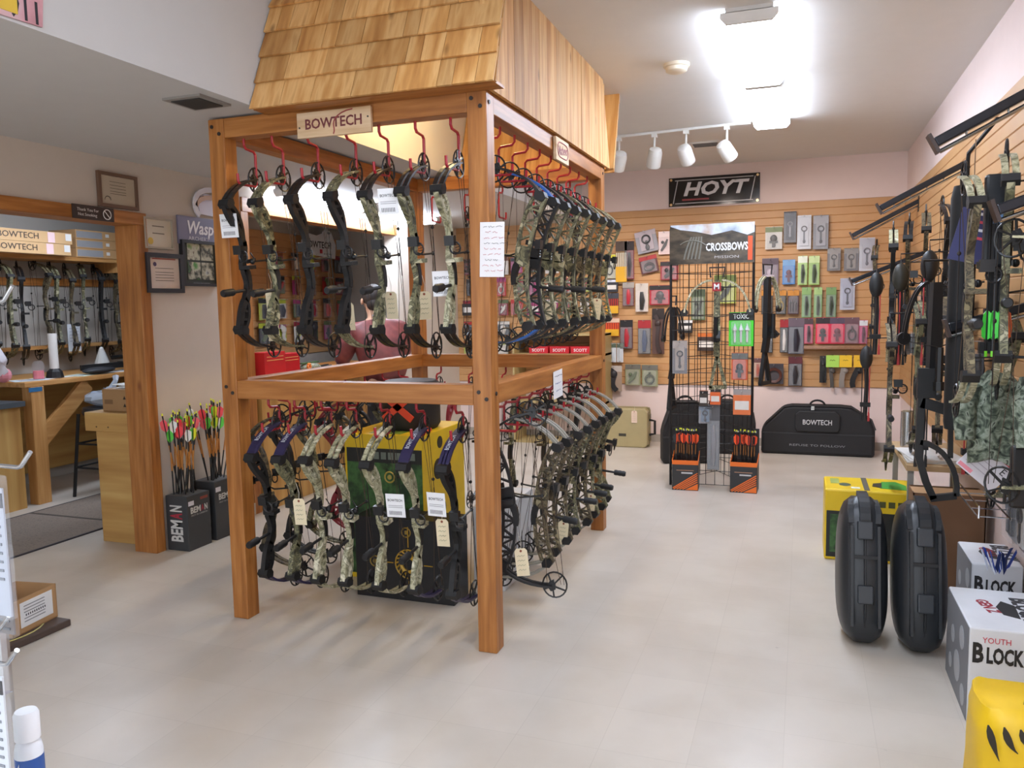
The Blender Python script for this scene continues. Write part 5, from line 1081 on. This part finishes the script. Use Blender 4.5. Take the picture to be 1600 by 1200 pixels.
# long black soft tube and quiver with fletched arrows
t = thing('long_quiver', 'long black soft tube hanging from the nearest right wall arm', 'quiver', (1.87, .55, 1.0)); G().lathe([(.001, 0), (.045, 0), (.05, .03), (.05, .95), (.04, 1.0), (.001, 1.0)], 14).ob('tube_body', P('121315', .7), t, smooth=40); G().tube([(0, 0, 1.0), (0, -.05, 1.12), (.05, -.3, 1.2)], .008, 5).ob('strap', P('1a1a1c', .7), t)
t = thing('bow_quiver', 'black bow quiver hanging among the camouflage bows on the right', 'quiver', (1.89, .02, 1.35))
G().box(-.045, .045, -.02, .02, .3, .62).ob('hood', P('1c1e22', .4), t, bev=.01); G().strip([(0, .02, .3), (0, .02, -.0)], .03, .01).ob('spine', MBLK(), t); G().box(-.045, .045, -.015, .015, .0, .04).ob('gripper', MBLK(), t); G().box(-.02, .02, -.022, -.019, .45, .5).ob('label', P('6a8ab0', .5), t)
for i in range(4):
    c = ['4ed04a'] if i < 3 else ['ee6a34']
    q = thing('arrow', ['first green vaned arrow in the right quiver', 'second green vaned arrow in the right quiver', 'third green vaned arrow in the right quiver', 'orange vaned arrow in the right quiver'][i], 'arrow', (1.862+i*.02, -.01, 1.86), group='arrows in the right quiver', rot=(PI, 0, PI/2+.3*i))
    put('shaft', mcache('shaft#q', lambda: G().cyl((0, 0, 0), (0, 0, .5), .004, 6), P('17171a', .4)), q); put('nock', mcache('nock#q', lambda: G().cyl((0, 0, .5), (0, 0, .52), .005, 6), P('8af03a', .4)), q)
    for j in range(3): put('vane', mcache('vane#q'+c[0], lambda: G().prism([(.004, .36), (.014, .37), (.02, .42), (.018, .45), (.004, .46)], -.0008, .0008, 'y'), P(c[0], .45)), q, rot=(0, 0, j*2*PI/3))
t = thing('flag_card', 'white and blue printed card hanging behind the green limbed bow', 'card', (1.86, .3, 1.78)); G().box(-.06, .06, 0, .003, -.1, .1).ob('card', P('3a3c66', .5), t, rot=(0, .25, 0)); 
for i in range(4): G().box(.0, .055, -.001, 0, .08-i*.03, .09-i*.03).ob('stripe', P('c84a5a' if i % 2 else 'dfe0e6', .5), t, rot=(0, .25, 0))
G().cyl((0, 0, .1), (0, 0, .36), .002, 4).ob('hanger', CHR(), t)
# camouflage clothing hanging lower right
def sleeve(label, x, y, z, w_, h_, seed):
    rr2 = random.Random(seed); t = thing('camouflage_jacket', label, 'clothing', (x, y, z)); mts = ramp_mat('grey_green_leaf_cloth', ['141a15', '3f493e', '6d7866', '99a292', '2a3226'], 26, detail=6, rough=.8, dist=1.2, bump=.5)
    rings = []; n = 14; m = 28; ph = rr2.uniform(0, 6)
    for i in range(n+1):
        v = i/n; r_ = w_*(.16+.3*min(1, v*4))*(1-.12*v); rings.append([(r_*math.cos(2*PI*j/m)*(1+.14*math.sin(5*2*PI*j/m+ph+2*v)+rr2.uniform(-.05, .05)), r_*.5*math.sin(2*PI*j/m)*(1+.3*math.sin(4*2*PI*j/m+ph*2+3*v)+rr2.uniform(-.06, .06)), -h_*v+.015*math.sin(3*2*PI*j/m+ph)) for j in range(m)])
    G().rings(rings).ob('cloth', mts, t, smooth=70)
    for s_ in (-1, 1): G().tube([(s_*w_*.38, 0, -.05), (s_*w_*.52, -.03, -h_*.35), (s_*w_*.5, -.06, -h_*.75)], [.05, .045, .035], 9).ob('sleeve', mts, t, smooth=60)
    G().tube([(0, 0, -.03), (.0, .01, .06), (.03, .01, .08), (.03, .01, .05)], .004, 5).ob('hanger', CHR(), t)
sleeve('grey green camouflage garment hanging below the green vaned arrows', 1.97, .35, 1.25, .22, .34, 1)
sleeve('grey green camouflage garment at the right picture edge', 2.1, .0, 1.3, .22, .36, 2)
# dark quivers and tubes crowding the right wall
def darkq(i, x, y, z, h_, c, lab):
    t = thing('bow_quiver', lab, 'quiver', (x, y, z)); G().ball((0, 0, -.08), .045, 12, (1, .75, 1.9)).ob('hood', P(c, .5), t, smooth=80); G().strip([(0, .02, -.1), (.01, .03, -h_*.5), (0, .02, -h_)], .03, .012).ob('spine', MBLK(), t); G().box(-.035, .035, -.02, .02, -h_*.75-.03, -h_*.75).ob('gripper', MBLK(), t)
    for k in range(3): G().cyl((-.025+.025*k, -.005, -.1), (-.025+.025*k, -.005, -h_), .004, 5).prism([(-.033+.025*k, -h_), (-.017+.025*k, -h_), (-.019+.025*k, -h_+.06), (-.031+.025*k, -h_+.07)], -.006, -.004, 'y').ob('arrow_shaft', P(['1b1b1d', '2a2622', 'b83a3a'][(k+i) % 3], .5), t)
    G().tube([(0, 0, 0), (0, .02, .06), (XR-.017-x, .02, .07)], .004, 5).ob('hanger', MBLK(), t)
QL = [(1.72, 2.75, 1.72, .55, '17181a', 'first black quiver in line along the right wall, nearest the back packs'), (1.8, 2.1, 1.75, .6, '2b2a22', 'olive black quiver beside the middle arm'), (1.9, 1.7, 1.8, .62, '141416', 'tall black quiver in front of the middle arm bows'),
      (1.97, 1.25, 1.85, .6, '1c1d20', 'black quiver left of the long black tube'), (1.86, 1.5, 1.15, .5, '201f1c', 'black quiver hanging low above the paper shelf'), (2.02, 1.1, 1.2, .5, '33332a', 'olive quiver hanging low beside the skeleton stock'), (1.7, 3.2, 1.2, .55, '1b1c1e', 'black quiver hanging low right of the yellow price cards'), (2.0, .6, 1.95, .6, '18181b', 'black quiver high behind the green vaned arrows')]
for i, q in enumerate(QL): darkq(i, *q[:5], q[5])
t = thing('black_pouch', 'black pouch card under the leafy suit at the picture edge', 'pouch', (2.05, -.02, .93)); G().box(-.1, .1, -.02, .02, -.12, .1).ob('pouch_body', P('161618', .5), t, bev=.01); G().box(.02, .06, -.022, -.02, -.02, .02).ob('label', P('b8bcc4', .5), t)
t = thing('price_sheet', 'white square price sheet with red print hung by its corner', 'price tag', (1.96, .35, .9), rot=(0, .72, 0)); G().box(-.085, .085, -.001, .001, -.085, .085).ob('sheet', P('d6d2da', .6, 0, .02), t); G().box(-.02, .075, -.0018, -.001, .03, .075).ob('red_print', P('d03a4e', .6), t); G().box(-.08, -.02, -.0018, -.001, -.08, -.065).ob('pink_print', P('e08a98', .6), t); text(t, 'E', (.06, -.0015, -.0), .04, '26262a', roll=0); 
for i in range(3): G().box(-.07, .03, -.0018, -.001, -.05+i*.02, -.047+i*.02).ob('print_line', P('b0a8b4', .6), t)
crossbow('black crossbow with a skeleton stock hanging down in front of the right shelf', (1.84, 1.0, 1.62), .25, MBLK(), BLK(), .14, stock=False)
t = thing('skeleton_stock', 'black open skeleton stock hanging below the low bows', 'crossbow stock', (1.84, .98, 1.1), 0)
G().strip([(-.05, 0, 0), (-.055, 0, -.3), (-.02, 0, -.42), (.015, 0, -.5)], .032, .03).strip([(.0, 0, -.5), (.11, 0, -.48)], .03, .03).strip(bez([(.11, 0, -.48), (.12, 0, -.35), (.05, 0, -.24), (-.05, 0, -.23)], 8), .024, .03).strip([(-.05, 0, -.04), (.075, 0, -.08)], .05, .03).strip([(.075, 0, -.08), (.08, 0, -.3)], .02, .03).ob('stock_frame', P('17181a', .4), t); G().box(-.07, .01, -.02, .02, -.02, .12).ob('receiver', MBLK(), t)
# shelf with papers by the right wall
t = thing('storage_shelf', 'white topped shelf beside the right wall carrying papers', 'shelf', (2.0, 1.85, 0)); G().box(-.19, .18, -.22, .6, .6, .63).ob('shelf_board', P('b89a72', .6), t)
for x, y in ((-.18, -.2), (-.18, .56), (.15, .56)): G().box(x, x+.03, y, y+.03, 0, .6).ob('leg', P('8f8d88', .5), t)
q = thing('paper_stack', 'stack of white papers lying on the right shelf', 'papers', (1.97, 1.9, .631))
for i in range(3): G().box(-.15, .13, -.2, .2, i*.008, i*.008+.006).ob('sheet', P('dcd8d2', .7), q, rot=(0, 0, .08*i))
q = thing('silver_roll', 'shiny silver roll standing on the far end of the shelf', 'roll', (1.88, 2.25, .631)); G().cyl((0, 0, 0), (0, 0, .22), .04, 16).ob('roll', P('c8ccd0', .2, .9), q, smooth=40); G().cyl((0, 0, .22), (0, 0, .225), .03, 12).ob('core', P('8a7a60', .6), q)
t = thing('cardboard_box', 'tall brown cardboard box leaning out beside the yellow target', 'box', (1.99, 1.5, 0)); KR2 = P('7a5a40', .75)
for q in ((-.17, .17, -.1, -.094), (-.17, .17, .094, .1), (-.17, -.164, -.1, .1), (.164, .17, -.1, .1)): G().box(*q, 0, .53).ob('side', KR2, t)
G().box(-.164, .164, -.094, .094, 0, .006).ob('bottom', KR2, t); G().box(-.17, .17, -.1, .02, 0, .006).ob('flap', P('b08a62', .75), t, (0, 0, .53), (.12, 0, 0))
# yellow foam target and hard cases on the floor
t, a, b = printbox('foam_target_box', 'yellow foam target with green print behind the two black cases', 'box', 1.4, 1.89, 1.83, 2.2, .43, P('e2bf1e', .4), bev=.012)
G().box(-a+.01, a-.01, -b-.002, -b, .02, .3).ob('front_panel', P('1d1f1c', .5), t); G().box(-a+.03, -a+.13, -b-.003, -b-.001, .05, .28).ob('forest_print', GRN(), t); ringdisc(t, -a+.11, -b-.004, .17, .022, 'c7a53a', '-y')
G().prism([(.06, -.1), (.2, -.12), (.21, .0), (.16, .1), (.08, .08)], .43, .432, 'z').ob('green_print', P('3f9a3a', .5), t); G().prism([(.02, -.06), (.07, -.09), (.08, .05), (.03, .02)], .43, .4325, 'z').ob('black_print', P('26281f', .5), t)
G().box(-.03, .0, -b+.01, b-.01, .43, .432).ob('dark_band', P('5a5a50', .5), t); G().ball((-.13, -.04, .431), .035, 10, (1, 1.3, .06)).ob('oval_print', P('4a5a48', .5), t); G().box(-.21, -.16, -.02, .12, .43, .4315).ob('olive_print', P('9aa85a', .5), t); G().box(-.1, -.05, -.14, -.1, .43, .4315).ob('white_sticker', P('e4e6dc', .5), t)
[G().box(-.05+.05*i, -.015+.05*i, -b-.003, -b-.001, .335, .37).ob('print_block', P('4a4a20', .5), t) for i in range(5)]
def hardcase(label, x, y, rz, lean):
    t = thing('bow_case', label, 'case', (x, y, 0), rot=(-lean, 0, rz)); g = G(); H, Wd, Dp = .65, .218, .34; n = 22; rings = []
    for i in range(n+1):
        v = i/n; e = (1-abs(2*v-1)**3.2)**.5; e = max(e, .04); tp = 1-.06*v
        ring = []
        for j in range(20):
            a_ = 2*PI*j/20; cx, sy_ = math.cos(a_), math.sin(a_)
            sx = math.copysign(abs(cx)**.6, cx); s2 = math.copysign(abs(sy_)**.6, sy_)
            wv = Wd/2*tp*(.35+.65*e); dv = Dp/2*(.45+.55*e)
            gv = 1-.06*(abs(cx) < .12)
            ring.append((sx*wv, s2*dv*gv, H*v))
        rings.append(ring)
    g.rings(rings); BC = P('26292d', .38, 0, .06); g.ob('shell', BC, t, smooth=50)
    for s_ in (-1, 1): G().strip([(s_*.055, -Dp/2*.97, z) for z in (.08, .3, .52)], .012, .03, (0, 1, 0)).ob('ridge', BC, t)
    G().tube([(0, -Dp*.47*(1-abs(2*v-1)**4)**.5-.004, H*v) for v in [.06+.88*i/16 for i in range(17)]], .006, 5).ob('seam', P('1a1c20', .5), t)
    for z in (.22, .5): G().box(-.032, .032, -Dp/2-.016, -Dp/2+.02, z-.04, z+.04).ob('latch', P('33373c', .35), t, bev=.006)
    G().box(-.05, .05, -Dp/2-.006, -Dp/2+.02, .375, .39).ob('recess', P('101114', .5), t); G().strip(bez([(0, -.155, .5), (0, -.2, .56), (0, -.15, .635), (0, -.03, .66)], 8), .03, .045, (1, 0, 0)).ob('handle', P('1d2024', .4), t)
    for s_ in (-1, 1): G().strip(bez([(s_*.055, -.15, .53), (s_*.062, -.145, .6), (s_*.05, -.08, .63)], 6), .014, .022, (1, 0, 0)).ob('handle_rim', BC, t)
hardcase('left one of two black hard bow cases leaning on the yellow target', 1.532, .65, .05, .22)
hardcase('right one of two black hard bow cases leaning on the yellow target', 1.765, .62, .05, .2)
# white block targets and the yellow bag
def block(label, x, y, w_, dp, h, youth):
    t, a, b = printbox('foam_target_box', label, 'box', x, x+w_, y, y+dp, h, P('d6d8dc', .5), bev=.006)
    G().box(-a-.002, -a, -b+.004, b-.004, .004, h-.004).ob('grey_side', P('77797e', .55), t)
    for yy, z, r in ((-.1, h*.75, .045), (.08, h*.6, .035), (-.02, h*.35, .06), (.12, h*.25, .03), (-.14, h*.18, .04)): G().lathe([(.001, -.0005), (r, -.0005), (r, .0005), (.001, .0005)], 18, (-a-.0025, yy, z), 'x').ob('dot', P('a4a7ac', .5), t)
    o_ = -a+.028; text(t, 'B', (o_, -b-.001, h*.735), .1, '232326', wid=.036, bold=.04); text(t, 'LOCK', (o_+.085, -b-.001, h*.72), .08, '232326', wid=.118, bold=.04)
    if youth: text(t, 'YOUTH', (o_+.06, -b-.001, h*.88), .03, 'c43a4c', wid=.09)
    for i in range(4): G().prism([(-.12+i*.07, h*.15), (-.1+i*.07, h*.15), (-.112+i*.07, h*(.4+.08*(i % 2)))], -b-.001, -b-.0003, 'y').ob('claw_print', P('6a2426', .5), t)
    text(t, 'GEN Z', (-a+.1, .02, h+.001), .06, '9c2a3a', '+z', -PI/2+.2, wid=.14, bold=.03); text(t, 'BLOCK', (.06, .02, h+.001), .1, '3a3a3e', '+z', -PI/2, wid=.25, bold=.04)
    G().prism([(-.03, -.06), (.02, -.09), (.03, .05), (-.01, .09), (-.04, .02)], h, h+.001, 'z').ob('deer_print', P('2c2c2e', .5), t)
    return t
block('white and grey block target carton marked youth, at the right edge', 1.845, -.02, .34, .45, .36, True)
block('white and grey block target carton farther back by the right wall', 1.985, .75, .2, .35, .37, False)
t = thing('feather_bundle', 'bundle of blue and white vanes lying on the farther block target', 'vanes', (2.06, .62, .372))
for i in range(12): G().prism([(0, 0), (.015, .02), (.012, .09), (0, .1)], -.001, .001, 'y').ob('vane', P(['2a4aa8', '1a2a5c', 'dfe6f4'][i % 3], .5), t, (R.uniform(-.05, .05), R.uniform(-.02, .05)-.02, R.uniform(0, .03)), (R.uniform(-.3, .3), R.uniform(-.6, .6), R.uniform(0, 3)))
t = thing('target_bag', 'yellow bag target with a black rope loop in the lower right corner', 'bag', (1.972, -.55, 0))
g = G(); rings = []
for i in range(13):
    v = i/12; q = 1-.0*v; ring = []; k = 1 if v < .85 else 1-(v-.85)*2.4
    for j in range(24):
        a_ = 2*PI*j/24; cx, sy_ = math.cos(a_), math.sin(a_); sx = math.copysign(abs(cx)**.45, cx)*.21; s2 = math.copysign(abs(sy_)**.45, sy_)*.17
        wv = 1+.02*math.sin(7*a_+5*v); ring.append((sx*wv*(1 if v < .9 else .97), s2*wv*k, .36*v+.01*math.sin(3*a_)*(v > .9)))
    rings.append(ring)
g.rings(rings); g.ob('bag_body', P('e8be14', .5, 0, .05), t, smooth=60)
G().tube(bez([(-.08, -.05, .35), (-.09, -.07, .44), (.02, -.08, .44), (.0, -.05, .35)], 10), .008, 6).ob('rope_loop', P('1f1c18', .7), t); G().prism([(-.03, .35), (.02, .35), (.015, .44), (-.01, .48)], -.03, -.024, 'y').ob('paper_flag', P('e8e8ea', .6), t)
for i in range(3): G().strip(bez([(-.2+.04*i, -.172, .34), (-.19+.04*i, -.178, .29), (-.17+.045*i, -.176, .24+.03*i)], 6), [.004, .016, .02, .018, .012, .006, .002], .003).ob('claw_print', P('2a2416', .5), t)
G().ball((-.17, -.173, .12), .03, 8, (1, .1, 1.6)).ob('red_print', P('b04a24', .5), t); G().ball((-.18, -.172, .06), .035, 8, (1, .1, 1.2)).ob('brown_print', P('6a5a1c', .5), t)
# wire shelf and blister packs low on the right wall
t = thing('wire_shelf', 'chrome wire shelf with clear packs under the price sheet', 'shelf', (2.09, .85, .62))
for y in (-.25, -.1, .05, .2): G().cyl((-.12, y, 0), (.1, y, 0), .003, 5).ob('wire', CHR(), t)
for x in (-.12, .0): G().cyl((x, -.28, 0), (x, .25, 0), .004, 5).ob('wire', CHR(), t)
G().tube([(-.12, -.28, 0), (-.12, -.28, .05), (-.12, .25, .05)], .004, 5).ob('front_rail', CHR(), t)
for i in range(3): pack('retail_pack', 'clear pack hanging low on the right wall, %s from the front' % ORD[i], 'package', (XR-.018, .35+i*.2, .62), .15, .26, '-x', ['8a8c90', '6a3a34', '9a9ca4'][i], ['5a5c60', 'c8c4c0', '4a4c52'][i], ['b8bcc4', '2a2a2e', '7a7c84'][i], 'clam', group='low packs on the right wall')
for i in range(8): pack('retail_pack', 'dark pack on the right slatwall behind the bows, %s from the front' % ORD[i], 'package', (XR-.018, 1.1+i*.45, 1.45-.25*(i % 2)), .15, .26, '-x', cols[(i*3+1) % 10], cols[(i+5) % 10], cols[i % 10], ['clam', 'tall', 'blister'][i % 3], group='packs on the right slatwall')
